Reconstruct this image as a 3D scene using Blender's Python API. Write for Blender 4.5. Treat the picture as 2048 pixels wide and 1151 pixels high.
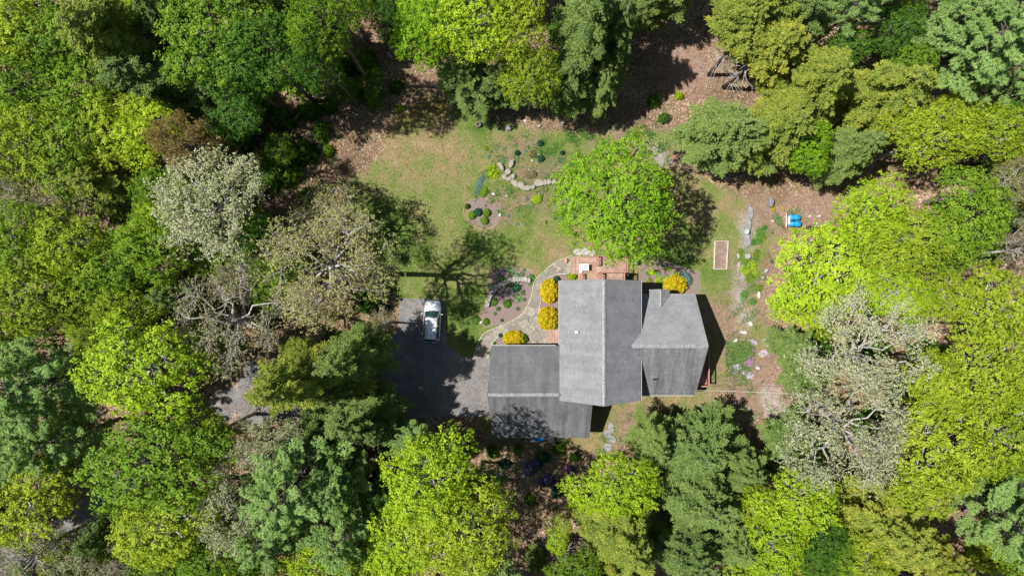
import bpy, math, random
import numpy as np
from mathutils import Vector, Matrix

for o in list(bpy.data.objects): bpy.data.objects.remove(o)
SC = bpy.context.scene
COL = SC.collection
PI = math.pi
H = 73.0            # drone height above the ground
F = 1365.0          # focal length in photo pixels (2048 wide)

# ------------------------------------------------------------------ camera, light
cam = bpy.data.cameras.new('camera'); co = bpy.data.objects.new('camera', cam); COL.objects.link(co)
co.location = (0, 0, H); co.rotation_euler = (0, 0, 0)
cam.sensor_width = 36; cam.lens = 36 * F / 2048; cam.clip_end = 1500
SC.camera = co
SUN_EL = math.radians(60.5)
sdir = Vector((math.cos(SUN_EL), -0.045 * math.cos(SUN_EL), -math.sin(SUN_EL)))   # way the light travels
sl = bpy.data.lights.new('sun', 'SUN'); sl.energy = 5.0; sl.angle = math.radians(0.53); sl.color = (1, 0.975, 0.93)
so = bpy.data.objects.new('sun', sl); COL.objects.link(so)
so.rotation_euler = sdir.to_track_quat('-Z', 'Y').to_euler()
w = bpy.data.worlds.new('World'); SC.world = w; w.use_nodes = True
nt = w.node_tree; bg = nt.nodes['Background']; sk = nt.nodes.new('ShaderNodeTexSky')
sk.sky_type = 'NISHITA'; sk.sun_disc = False; sk.sun_elevation = SUN_EL; sk.sun_rotation = math.radians(272.6)
sk.air_density = 1.0; sk.dust_density = 0.6
nt.links.new(sk.outputs[0], bg.inputs[0]); bg.inputs[1].default_value = 0.065
SC.view_settings.view_transform = 'Standard'; SC.view_settings.look = 'None'
SC.view_settings.exposure = 0.5; SC.view_settings.gamma = 1.0
SC.cycles.max_bounces = 6; SC.cycles.diffuse_bounces = 2; SC.cycles.transparent_max_bounces = 4
SC.cycles.transmission_bounces = 3; SC.cycles.glossy_bounces = 2

def P(px, py, z=0.0):
    k = (H - z) / F
    return Vector(((px - 1024) * k, -(py - 575.5) * k, z))

# ------------------------------------------------------------------ materials
def newmat(name):
    m = bpy.data.materials.new(name); m.use_nodes = True
    return m, m.node_tree, m.node_tree.nodes['Principled BSDF']

def N(nt, t, **kw):
    n = nt.nodes.new(t)
    for k, v in kw.items(): setattr(n, k, v)
    return n

def ramp(nt, fac, stops):
    r = N(nt, 'ShaderNodeValToRGB'); el = r.color_ramp.elements
    while len(el) < len(stops): el.new(0.5)
    for e, (p, c) in zip(el, stops): e.position = p; e.color = (*c, 1) if len(c) == 3 else c
    if fac is not None: nt.links.new(fac, r.inputs[0])
    return r.outputs[0]

def noise(nt, vec, scale, detail=4, rough=0.6, dist=0.0):
    n = N(nt, 'ShaderNodeTexNoise'); n.inputs['Scale'].default_value = scale
    n.inputs['Detail'].default_value = detail; n.inputs['Roughness'].default_value = rough
    n.inputs['Distortion'].default_value = dist
    if vec is not None: nt.links.new(vec, n.inputs['Vector'])
    return n.outputs['Fac']

def math_(nt, op, a, b=None, clamp=False):
    m = N(nt, 'ShaderNodeMath', operation=op, use_clamp=clamp)
    for i, x in enumerate((a, b)):
        if x is None: continue
        if isinstance(x, (int, float)): m.inputs[i].default_value = x
        else: nt.links.new(x, m.inputs[i])
    return m.outputs[0]

def mix(nt, fac, a, b, blend='MIX'):
    m = N(nt, 'ShaderNodeMix', data_type='RGBA', blend_type=blend)
    for s, x in ((0, fac), (6, a), (7, b)):
        if isinstance(x, (int, float)): m.inputs[s].default_value = x
        elif isinstance(x, tuple): m.inputs[s].default_value = (*x, 1)
        else: nt.links.new(x, m.inputs[s])
    return m.outputs[2]

def bump(nt, b, h, strength=0.5, dist=0.05):
    n = N(nt, 'ShaderNodeBump'); n.inputs['Strength'].default_value = strength; n.inputs['Distance'].default_value = dist
    nt.links.new(h, n.inputs['Height']); nt.links.new(n.outputs[0], b.inputs['Normal'])

def objco(nt, swap=False, sc=(1, 1, 1), rot=0):
    t = N(nt, 'ShaderNodeTexCoord'); mp = N(nt, 'ShaderNodeMapping')
    mp.inputs['Scale'].default_value = sc; mp.inputs['Rotation'].default_value = (0, 0, rot)
    nt.links.new(t.outputs['Object'], mp.inputs['Vector'])
    return mp.outputs[0]

def leafmat(name, stops, trans=0.35, rough=0.6):
    """leaf colour varies leaf to leaf (attribute v), tree to tree (object random) and over the crown (noise)"""
    m, nt, b = newmat(name)
    at = N(nt, 'ShaderNodeAttribute', attribute_name='v')
    oi = N(nt, 'ShaderNodeObjectInfo')
    tc = N(nt, 'ShaderNodeTexCoord')
    nz = noise(nt, tc.outputs['Object'], 0.6, 5, 0.75)
    f = math_(nt, 'ADD', math_(nt, 'MULTIPLY', at.outputs['Fac'], 0.55), math_(nt, 'MULTIPLY', oi.outputs['Random'], 0.22))
    f = math_(nt, 'ADD', f, math_(nt, 'MULTIPLY', math_(nt, 'SUBTRACT', nz, 0.37), 0.9))
    c = ramp(nt, f, stops)
    nt.links.new(c, b.inputs['Base Color']); b.inputs['Roughness'].default_value = rough
    b.inputs['Specular IOR Level'].default_value = 0.25
    tr = N(nt, 'ShaderNodeBsdfTranslucent'); nt.links.new(mix(nt, 1.0, c, (1.25, 1.2, 0.6), 'MULTIPLY'), tr.inputs['Color'])
    ms = N(nt, 'ShaderNodeMixShader'); ms.inputs[0].default_value = trans
    nt.links.new(b.outputs[0], ms.inputs[1]); nt.links.new(tr.outputs[0], ms.inputs[2])
    nt.links.new(ms.outputs[0], nt.nodes['Material Output'].inputs[0])
    return m

def plain(name, c1, c2, scale=6, rough=0.8, metal=0.0, detail=5, bmp=0.0, spec=0.3):
    m, nt, b = newmat(name)
    v = objco(nt); n = noise(nt, v, scale, detail)
    nt.links.new(ramp(nt, n, [(0.3, c1), (0.7, c2)]), b.inputs['Base Color'])
    b.inputs['Roughness'].default_value = rough; b.inputs['Metallic'].default_value = metal
    b.inputs['Specular IOR Level'].default_value = spec
    if bmp: bump(nt, b, n, bmp)
    return m

M = {}
M['M'] = leafmat('leaf_bright_green', [(0.0, (0.045, 0.10, 0.008)), (0.45, (0.165, 0.29, 0.016)), (1.0, (0.34, 0.46, 0.04))])
M['Y'] = leafmat('leaf_yellow_green', [(0.0, (0.075, 0.13, 0.006)), (0.45, (0.28, 0.38, 0.020)), (1.0, (0.54, 0.60, 0.05))])
M['L'] = leafmat('leaf_lime', [(0.0, (0.11, 0.21, 0.006)), (0.45, (0.34, 0.49, 0.018)), (1.0, (0.60, 0.70, 0.045))])
M['G'] = leafmat('leaf_deep_green', [(0.0, (0.03, 0.09, 0.010)), (0.5, (0.09, 0.20, 0.018)), (1.0, (0.19, 0.32, 0.03))])
M['K'] = leafmat('leaf_fresh_green', [(0.0, (0.06, 0.15, 0.005)), (0.45, (0.23, 0.41, 0.014)), (1.0, (0.44, 0.62, 0.035))])
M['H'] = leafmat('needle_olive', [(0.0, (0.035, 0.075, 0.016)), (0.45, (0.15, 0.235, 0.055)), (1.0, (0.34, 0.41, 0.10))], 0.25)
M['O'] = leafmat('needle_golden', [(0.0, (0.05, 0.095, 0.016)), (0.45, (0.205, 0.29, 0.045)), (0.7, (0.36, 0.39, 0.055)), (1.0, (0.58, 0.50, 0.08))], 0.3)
M['P'] = leafmat('needle_blue_green', [(0.0, (0.09, 0.16, 0.04)), (0.45, (0.28, 0.43, 0.12)), (1.0, (0.48, 0.62, 0.21))], 0.3)
M['W'] = leafmat('leaf_silver', [(0.0, (0.13, 0.17, 0.06)), (0.45, (0.36, 0.39, 0.20)), (1.0, (0.68, 0.67, 0.42))], 0.3)
M['S'] = leafmat('leaf_oak_buds', [(0.0, (0.12, 0.13, 0.03)), (0.45, (0.30, 0.30, 0.10)), (1.0, (0.52, 0.48, 0.22))], 0.3)
M['B'] = leafmat('leaf_brownish', [(0.0, (0.10, 0.09, 0.04)), (0.45, (0.24, 0.22, 0.11)), (1.0, (0.42, 0.37, 0.22))], 0.25)
M['R'] = leafmat('leaf_reddish', [(0.0, (0.08, 0.11, 0.02)), (0.45, (0.25, 0.21, 0.05)), (1.0, (0.50, 0.27, 0.14))], 0.3)
M['gold'] = leafmat('shrub_gold', [(0.0, (0.22, 0.24, 0.01)), (0.4, (0.62, 0.50, 0.012)), (1.0, (0.85, 0.66, 0.03))], 0.25)
M['juniper'] = leafmat('shrub_blue', [(0.0, (0.06, 0.12, 0.11)), (1.0, (0.20, 0.32, 0.30))], 0.1)
M['plant'] = leafmat('plant_green', [(0.0, (0.03, 0.12, 0.015)), (1.0, (0.16, 0.36, 0.06))], 0.3)
M['hosta'] = leafmat('plant_pale', [(0.0, (0.09, 0.20, 0.08)), (1.0, (0.30, 0.48, 0.22))], 0.3)
M['darkplant'] = leafmat('plant_dark', [(0.0, (0.012, 0.06, 0.03)), (1.0, (0.05, 0.15, 0.07))], 0.2)
M['purple'] = leafmat('flower_purple', [(0.0, (0.22, 0.13, 0.40)), (1.0, (0.52, 0.36, 0.76))], 0.3)
M['pink'] = leafmat('flower_pink', [(0.0, (0.50, 0.14, 0.60)), (1.0, (0.80, 0.40, 0.85))], 0.3)
M['lilac'] = leafmat('flower_lilac', [(0.0, (0.50, 0.36, 0.62)), (1.0, (0.85, 0.72, 0.90))], 0.3)
M['white_flower'] = leafmat('flower_white', [(0.0, (0.55, 0.58, 0.6)), (1.0, (0.85, 0.88, 0.88))], 0.3)
M['litter'] = leafmat('dead_leaves', [(0.0, (0.12, 0.065, 0.035)), (0.5, (0.34, 0.215, 0.13)), (1.0, (0.72, 0.56, 0.43))], 0.15)
M['grass'] = leafmat('grass_blades', [(0.0, (0.08, 0.13, 0.02)), (0.5, (0.20, 0.24, 0.06)), (1.0, (0.38, 0.34, 0.14))], 0.25)
M['bark'] = plain('bark', (0.07, 0.055, 0.045), (0.20, 0.17, 0.15), 5, 0.95, bmp=0.6)
M['palebark'] = plain('pale_bark', (0.22, 0.20, 0.175), (0.50, 0.47, 0.43), 4, 0.9, bmp=0.5)
M['deadwood'] = plain('dead_wood', (0.30, 0.27, 0.24), (0.58, 0.54, 0.50), 5, 0.9, bmp=0.4)
M['stone'] = plain('stone', (0.20, 0.19, 0.17), (0.48, 0.45, 0.40), 3, 0.9, bmp=0.6)
M['whitestone'] = plain('white_stone', (0.36, 0.34, 0.30), (0.66, 0.63, 0.56), 3, 0.9, bmp=0.5)
M['edgestone'] = plain('edge_stone', (0.28, 0.26, 0.22), (0.52, 0.49, 0.43), 3, 0.9, bmp=0.5)
M['paleslab'] = plain('pale_slab', (0.20, 0.175, 0.14), (0.44, 0.40, 0.34), 1.1, 0.9, bmp=0.5)
M['greystone'] = plain('grey_stone', (0.15, 0.145, 0.15), (0.32, 0.31, 0.31), 3, 0.9, bmp=0.5)
M['siding'] = plain('cedar_siding', (0.10, 0.055, 0.04), (0.16, 0.09, 0.065), 2, 0.8)
M['trim'] = plain('trim_paint', (0.30, 0.28, 0.26), (0.36, 0.34, 0.32), 2, 0.6)
M['flash'] = plain('valley_flashing', (0.06, 0.06, 0.065), (0.12, 0.12, 0.125), 4, 0.6)
M['glass'] = plain('window_glass', (0.03, 0.04, 0.05), (0.05, 0.06, 0.07), 2, 0.08, spec=0.8)
M['darkbox'] = plain('dark_plastic', (0.02, 0.022, 0.025), (0.05, 0.05, 0.055), 4, 0.5)
M['steel'] = plain('grey_metal', (0.22, 0.26, 0.30), (0.36, 0.40, 0.44), 3, 0.4, 0.6)
M['pipe'] = plain('white_pipe', (0.70, 0.70, 0.70), (0.82, 0.82, 0.82), 3, 0.5)
M['blue'] = plain('blue_plastic', (0.01, 0.22, 0.48), (0.02, 0.33, 0.62), 5, 0.45)
M['bluetarp'] = plain('blue_tarp', (0.01, 0.22, 0.60), (0.02, 0.30, 0.75), 5, 0.5)
M['terracotta'] = plain('terracotta', (0.40, 0.19, 0.12), (0.58, 0.34, 0.24), 6, 0.8)
M['whitecloth'] = plain('white_cover', (0.78, 0.79, 0.78), (0.86, 0.86, 0.84), 3, 0.7)
M['cable'] = plain('pale_cable', (0.50, 0.50, 0.48), (0.62, 0.62, 0.60), 3, 0.5)
M['timber'] = plain('weathered_timber', (0.38, 0.33, 0.27), (0.60, 0.54, 0.46), 4, 0.85)
M['aqua'] = plain('pale_green_basin', (0.30, 0.42, 0.40), (0.40, 0.52, 0.48), 4, 0.5)

def carpaint():
    m, nt, b = newmat('white_car_paint')
    n = noise(nt, objco(nt), 3, 4)
    nt.links.new(ramp(nt, n, [(0.3, (0.66, 0.68, 0.70)), (0.7, (0.78, 0.79, 0.80))]), b.inputs['Base Color'])
    b.inputs['Roughness'].default_value = 0.28; b.inputs['Metallic'].default_value = 0.25; b.inputs['Coat Weight'].default_value = 0.6
    return m
M['car'] = carpaint()
def carglass():
    m, nt, b = newmat('car_glass')
    n = noise(nt, objco(nt), 2.5, 2)
    nt.links.new(ramp(nt, n, [(0.25, (0.02, 0.045, 0.045)), (0.75, (0.045, 0.10, 0.09))]), b.inputs['Base Color'])
    b.inputs['Roughness'].default_value = 0.05; b.inputs['Specular IOR Level'].default_value = 0.8
    return m
M['carglass'] = carglass()
M['tyre'] = plain('tyre_rubber', (0.015, 0.015, 0.015), (0.03, 0.03, 0.03), 9, 0.85)
M['rim'] = plain('alloy_rim', (0.4, 0.4, 0.42), (0.55, 0.55, 0.57), 9, 0.3, 0.8)
M['redlens'] = plain('red_lens', (0.35, 0.01, 0.01), (0.45, 0.02, 0.02), 9, 0.2)
M['lens'] = plain('clear_lens', (0.5, 0.52, 0.54), (0.65, 0.66, 0.68), 9, 0.1)

def shingle(name, ridge_y, c1, c2, tilt, stain=0.0):
    """asphalt shingles: courses run along the eave; weather streaks run down the slope"""
    m, nt, b = newmat(name)
    t = N(nt, 'ShaderNodeTexCoord'); s = N(nt, 'ShaderNodeSeparateXYZ'); nt.links.new(t.outputs['Object'], s.inputs[0])
    cb = N(nt, 'ShaderNodeCombineXYZ')
    along, down = (s.outputs['Y'], s.outputs['X']) if ridge_y else (s.outputs['X'], s.outputs['Y'])
    nt.links.new(along, cb.inputs[0]); nt.links.new(math_(nt, 'MULTIPLY', down, 1 / math.cos(tilt)), cb.inputs[1])
    br = N(nt, 'ShaderNodeTexBrick'); nt.links.new(cb.outputs[0], br.inputs['Vector'])
    br.inputs['Scale'].default_value = 1; br.inputs['Brick Width'].default_value = 0.34; br.inputs['Row Height'].default_value = 0.215
    br.inputs['Mortar Size'].default_value = 0.022; br.inputs['Mortar Smooth'].default_value = 0.4; br.inputs['Bias'].default_value = -0.1
    br.inputs['Color1'].default_value = (*c1, 1); br.inputs['Color2'].default_value = (*c2, 1)
    br.inputs['Mortar'].default_value = (c1[0] * 0.78, c1[1] * 0.78, c1[2] * 0.79, 1)
    mp = N(nt, 'ShaderNodeMapping'); mp.inputs['Scale'].default_value = (1.5, 0.16, 1); nt.links.new(cb.outputs[0], mp.inputs[0])
    st = noise(nt, mp.outputs[0], 0.9, 6, 0.65)
    col = mix(nt, 1.0, br.outputs['Color'], ramp(nt, st, [(0.32, (0.93, 0.93, 0.935)), (0.5, (1.0, 1.0, 1.0)), (0.75, (1.03, 1.03, 1.03))]), 'MULTIPLY')
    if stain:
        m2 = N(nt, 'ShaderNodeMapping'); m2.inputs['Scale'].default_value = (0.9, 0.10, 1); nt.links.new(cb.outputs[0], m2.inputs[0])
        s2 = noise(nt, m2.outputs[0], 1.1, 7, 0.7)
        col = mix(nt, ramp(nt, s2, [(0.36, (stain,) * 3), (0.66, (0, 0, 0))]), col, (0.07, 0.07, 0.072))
    fn = noise(nt, cb.outputs[0], 0.5, 5, 0.7)
    col = mix(nt, 1.0, col, ramp(nt, fn, [(0.3, (0.78, 0.78, 0.79)), (0.7, (1.12, 1.12, 1.12))]), 'MULTIPLY')
    gr = noise(nt, cb.outputs[0], 22, 2, 0.8)
    col = mix(nt, 1.0, col, ramp(nt, gr, [(0.3, (0.78, 0.78, 0.78)), (0.7, (1.2, 1.2, 1.2))]), 'MULTIPLY')
    nt.links.new(col, b.inputs['Base Color']); b.inputs['Roughness'].default_value = 0.92
    b.inputs['Specular IOR Level'].default_value = 0.2
    bump(nt, b, br.outputs['Fac'], -0.35, 0.02)
    return m
M['shy'] = shingle('shingles_grey', True, (0.245, 0.245, 0.25), (0.295, 0.295, 0.30), math.radians(33), 0.3)
M['shx'] = shingle('shingles_grey_wing', False, (0.245, 0.245, 0.25), (0.29, 0.29, 0.295), math.radians(28))
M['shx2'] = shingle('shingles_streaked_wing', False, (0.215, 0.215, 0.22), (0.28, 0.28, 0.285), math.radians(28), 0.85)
M['shg'] = shingle('shingles_grey_garage', False, (0.175, 0.175, 0.18), (0.215, 0.215, 0.22), math.radians(32), 0.5)
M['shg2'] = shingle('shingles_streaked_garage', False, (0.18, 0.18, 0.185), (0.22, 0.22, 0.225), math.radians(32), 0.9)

def boards(name, rot, c1, c2):
    m, nt, b = newmat(name)
    v = objco(nt, rot=rot)
    br = N(nt, 'ShaderNodeTexBrick'); nt.links.new(v, br.inputs['Vector'])
    br.inputs['Scale'].default_value = 1; br.inputs['Brick Width'].default_value = 3.6; br.inputs['Row Height'].default_value = 0.15
    br.inputs['Mortar Size'].default_value = 0.014; br.inputs['Mortar Smooth'].default_value = 0.1
    br.inputs['Color1'].default_value = (*c1, 1); br.inputs['Color2'].default_value = (*c2, 1); br.inputs['Mortar'].default_value = (0.05, 0.02, 0.015, 1)
    n = noise(nt, v, 2.2, 5)
    col = mix(nt, 1.0, br.outputs['Color'], ramp(nt, n, [(0.3, (0.72, 0.72, 0.72)), (0.7, (1.2, 1.2, 1.2))]), 'MULTIPLY')
    nt.links.new(col, b.inputs['Base Color']); b.inputs['Roughness'].default_value = 0.75
    return m
DK1, DK2 = (0.34, 0.20, 0.145), (0.46, 0.30, 0.23)
M['deckh'] = boards('deck_boards', 0, DK1, DK2)
M['deckv'] = boards('deck_boards_vertical', PI / 2, DK1, DK2)
M['deckd'] = boards('deck_boards_diagonal', PI / 4, DK1, DK2)
M['deckd2'] = boards('deck_boards_diagonal_back', -PI / 4, DK1, DK2)
M['rail'] = plain('rail_wood', (0.30, 0.14, 0.09), (0.44, 0.24, 0.17), 5, 0.75)

def asphalt():
    m, nt, b = newmat('asphalt')
    v = objco(nt)
    f = noise(nt, v, 30, 3, 0.7); g = noise(nt, v, 0.45, 8, 0.75); st = noise(nt, objco(nt, sc=(0.25, 1.3, 1)), 0.9, 4)
    c = ramp(nt, g, [(0.34, (0.115, 0.113, 0.116)), (0.5, (0.165, 0.162, 0.163)), (0.66, (0.225, 0.22, 0.215))])
    c = mix(nt, 1.0, c, ramp(nt, f, [(0.3, (0.8, 0.8, 0.8)), (0.7, (1.2, 1.2, 1.2))]), 'MULTIPLY')
    c = mix(nt, ramp(nt, st, [(0.60, (0, 0, 0)), (0.72, (0.55, 0.55, 0.55))]), c, (0.30, 0.28, 0.26))
    nt.links.new(c, b.inputs['Base Color']); b.inputs['Roughness'].default_value = 0.9
    bump(nt, b, f, 0.3, 0.01)
    return m
M['asphalt'] = asphalt()

def flag():
    m, nt, b = newmat('flagstones')
    v = objco(nt)
    vo = N(nt, 'ShaderNodeTexVoronoi', feature='DISTANCE_TO_EDGE'); vo.inputs['Scale'].default_value = 1.15
    vc = N(nt, 'ShaderNodeTexVoronoi', feature='F1'); vc.inputs['Scale'].default_value = 1.15
    ad = N(nt, 'ShaderNodeVectorMath', operation='ADD'); nz = N(nt, 'ShaderNodeTexNoise'); nz.inputs['Scale'].default_value = 1.2
    sc = N(nt, 'ShaderNodeVectorMath', operation='SCALE'); sc.inputs['Scale'].default_value = 0.5
    nt.links.new(v, nz.inputs['Vector']); nt.links.new(nz.outputs['Color'], sc.inputs[0]); nt.links.new(v, ad.inputs[0]); nt.links.new(sc.outputs[0], ad.inputs[1])
    nt.links.new(ad.outputs[0], vo.inputs['Vector']); nt.links.new(ad.outputs[0], vc.inputs['Vector'])
    hs = N(nt, 'ShaderNodeSeparateColor'); nt.links.new(vc.outputs['Color'], hs.inputs[0])
    c = ramp(nt, hs.outputs[0], [(0.0, (0.20, 0.175, 0.145)), (0.5, (0.26, 0.235, 0.20)), (1.0, (0.33, 0.29, 0.235))])
    g = noise(nt, v, 4, 5)
    c = mix(nt, 1.0, c, ramp(nt, g, [(0.3, (0.8, 0.8, 0.8)), (0.7, (1.15, 1.15, 1.15))]), 'MULTIPLY')
    e = ramp(nt, vo.outputs['Distance'], [(0.02, (1, 1, 1)), (0.06, (0, 0, 0))])
    c = mix(nt, e, c, (0.165, 0.14, 0.11))
    nt.links.new(c, b.inputs['Base Color']); b.inputs['Roughness'].default_value = 0.85
    bump(nt, b, e, -0.4, 0.02)
    return m
M['flag'] = flag()

def groundmat():
    m, nt, b = newmat('ground')
    v = objco(nt)
    def att(n): return N(nt, 'ShaderNodeAttribute', attribute_name=n).outputs['Fac']
    rag = noise(nt, v, 0.9, 7, 0.7)
    rag2 = noise(nt, v, 0.25, 5, 0.6)
    def mask(n, amp=0.5, soft=0.06):
        x = math_(nt, 'ADD', att(n), math_(nt, 'MULTIPLY', math_(nt, 'SUBTRACT', rag, 0.5), amp))
        return ramp(nt, x, [(0.5 - soft, (0, 0, 0)), (0.5 + soft, (1, 1, 1))])
    # leaf litter
    vo = N(nt, 'ShaderNodeTexVoronoi', feature='F1'); vo.inputs['Scale'].default_value = 7.5; nt.links.new(v, vo.inputs['Vector'])
    hs = N(nt, 'ShaderNodeSeparateColor'); nt.links.new(vo.outputs['Color'], hs.inputs[0])
    lit = ramp(nt, hs.outputs[0], [(0.0, (0.12, 0.07, 0.04)), (0.4, (0.23, 0.145, 0.09)), (0.8, (0.40, 0.275, 0.185)), (1.0, (0.58, 0.45, 0.34))])
    lit = mix(nt, ramp(nt, rag2, [(0.4, (0, 0, 0)), (0.65, (0.8, 0.8, 0.8))]), lit, (0.11, 0.075, 0.045))
    lit = mix(nt, ramp(nt, noise(nt, v, 0.7, 6, 0.75), [(0.52, (0, 0, 0)), (0.62, (0.75, 0.75, 0.75))]), lit, (0.10, 0.13, 0.035))
    # lawn: patchy green, straw and brown
    g1 = noise(nt, v, 0.42, 6, 0.7); g2 = noise(nt, v, 5.0, 5, 0.75); g3 = noise(nt, v, 0.13, 4, 0.6)
    gf = math_(nt, 'ADD', math_(nt, 'MULTIPLY', g1, 0.92), math_(nt, 'MULTIPLY', g2, 0.40))
    gf = math_(nt, 'ADD', gf, math_(nt, 'MULTIPLY', math_(nt, 'SUBTRACT', g3, 0.5), 0.3))
    gf = math_(nt, 'ADD', gf, math_(nt, 'MULTIPLY', att('worn'), 0.05))
    gf = math_(nt, 'ADD', gf, math_(nt, 'MULTIPLY', math_(nt, 'SUBTRACT', att('lush'), 0.42), -0.24))
    lawn = ramp(nt, math_(nt, 'SUBTRACT', gf, 0.205), [(0.26, (0.065, 0.135, 0.02)), (0.42, (0.135, 0.185, 0.04)), (0.54, (0.21, 0.215, 0.08)), (0.62, (0.26, 0.20, 0.10)), (0.78, (0.38, 0.29, 0.18))])
    fs = noise(nt, v, 16, 3, 0.8)
    lawn = mix(nt, 1.0, lawn, ramp(nt, fs, [(0.28, (0.62, 0.62, 0.6)), (0.72, (1.3, 1.3, 1.25))]), 'MULTIPLY')
    moss = mix(nt, mask('moss', 0.7, 0.25), lawn, (0.17, 0.125, 0.04))
    # bare dirt and mulch
    d1 = noise(nt, v, 2.0, 7, 0.75)
    dirt = ramp(nt, d1, [(0.3, (0.17, 0.105, 0.075)), (0.7, (0.34, 0.24, 0.18))])
    mul = ramp(nt, noise(nt, v, 9, 4, 0.8), [(0.3, (0.10, 0.07, 0.06)), (0.7, (0.34, 0.26, 0.235))])
    gry = ramp(nt, d1, [(0.3, (0.24, 0.20, 0.18)), (0.7, (0.44, 0.39, 0.36))])
    c = mix(nt, mask('lawn', 0.55, 0.10), lit, moss)
    c = mix(nt, mask('dirt', 1.0, 0.22), c, dirt)
    c = mix(nt, mask('grey', 0.8, 0.2), c, gry)
    c = mix(nt, mask('mulch', 0.5, 0.09), c, mul)
    nt.links.new(c, b.inputs['Base Color']); b.inputs['Roughness'].default_value = 0.95; b.inputs['Specular IOR Level'].default_value = 0.15
    hh = math_(nt, 'ADD', math_(nt, 'MULTIPLY', fs, 0.3), math_(nt, 'ADD', g2, vo.outputs['Distance']))
    bump(nt, b, hh, 0.7, 0.06)
    return m
M['ground'] = groundmat()

# ------------------------------------------------------------------ mesh helpers
def link(name, me, parent=None, mat=None):
    o = bpy.data.objects.new(name, me); COL.objects.link(o)
    if parent is not None: o.parent = parent
    if mat is not None: me.materials.append(mat)
    return o

def tag(o, label=None, cat=None, group=None, kind=None):
    if label: o['label'] = label
    if cat: o['category'] = cat
    if group: o['group'] = group
    if kind: o['kind'] = kind
    return o

def empty(name, loc, label, cat, group=None, rz=0):
    o = bpy.data.objects.new(name, None); COL.objects.link(o); o.location = loc; o.rotation_euler = (0, 0, rz)
    o.empty_display_size = 0.3
    return tag(o, label, cat, group)

def poly_orient(n, up=Vector((0, 0, 1))):
    a = n.cross(up) if abs(n.dot(up)) < 0.95 else n.cross(Vector((1, 0, 0)))
    a.normalize(); return a, n.cross(a).normalized()

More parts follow.
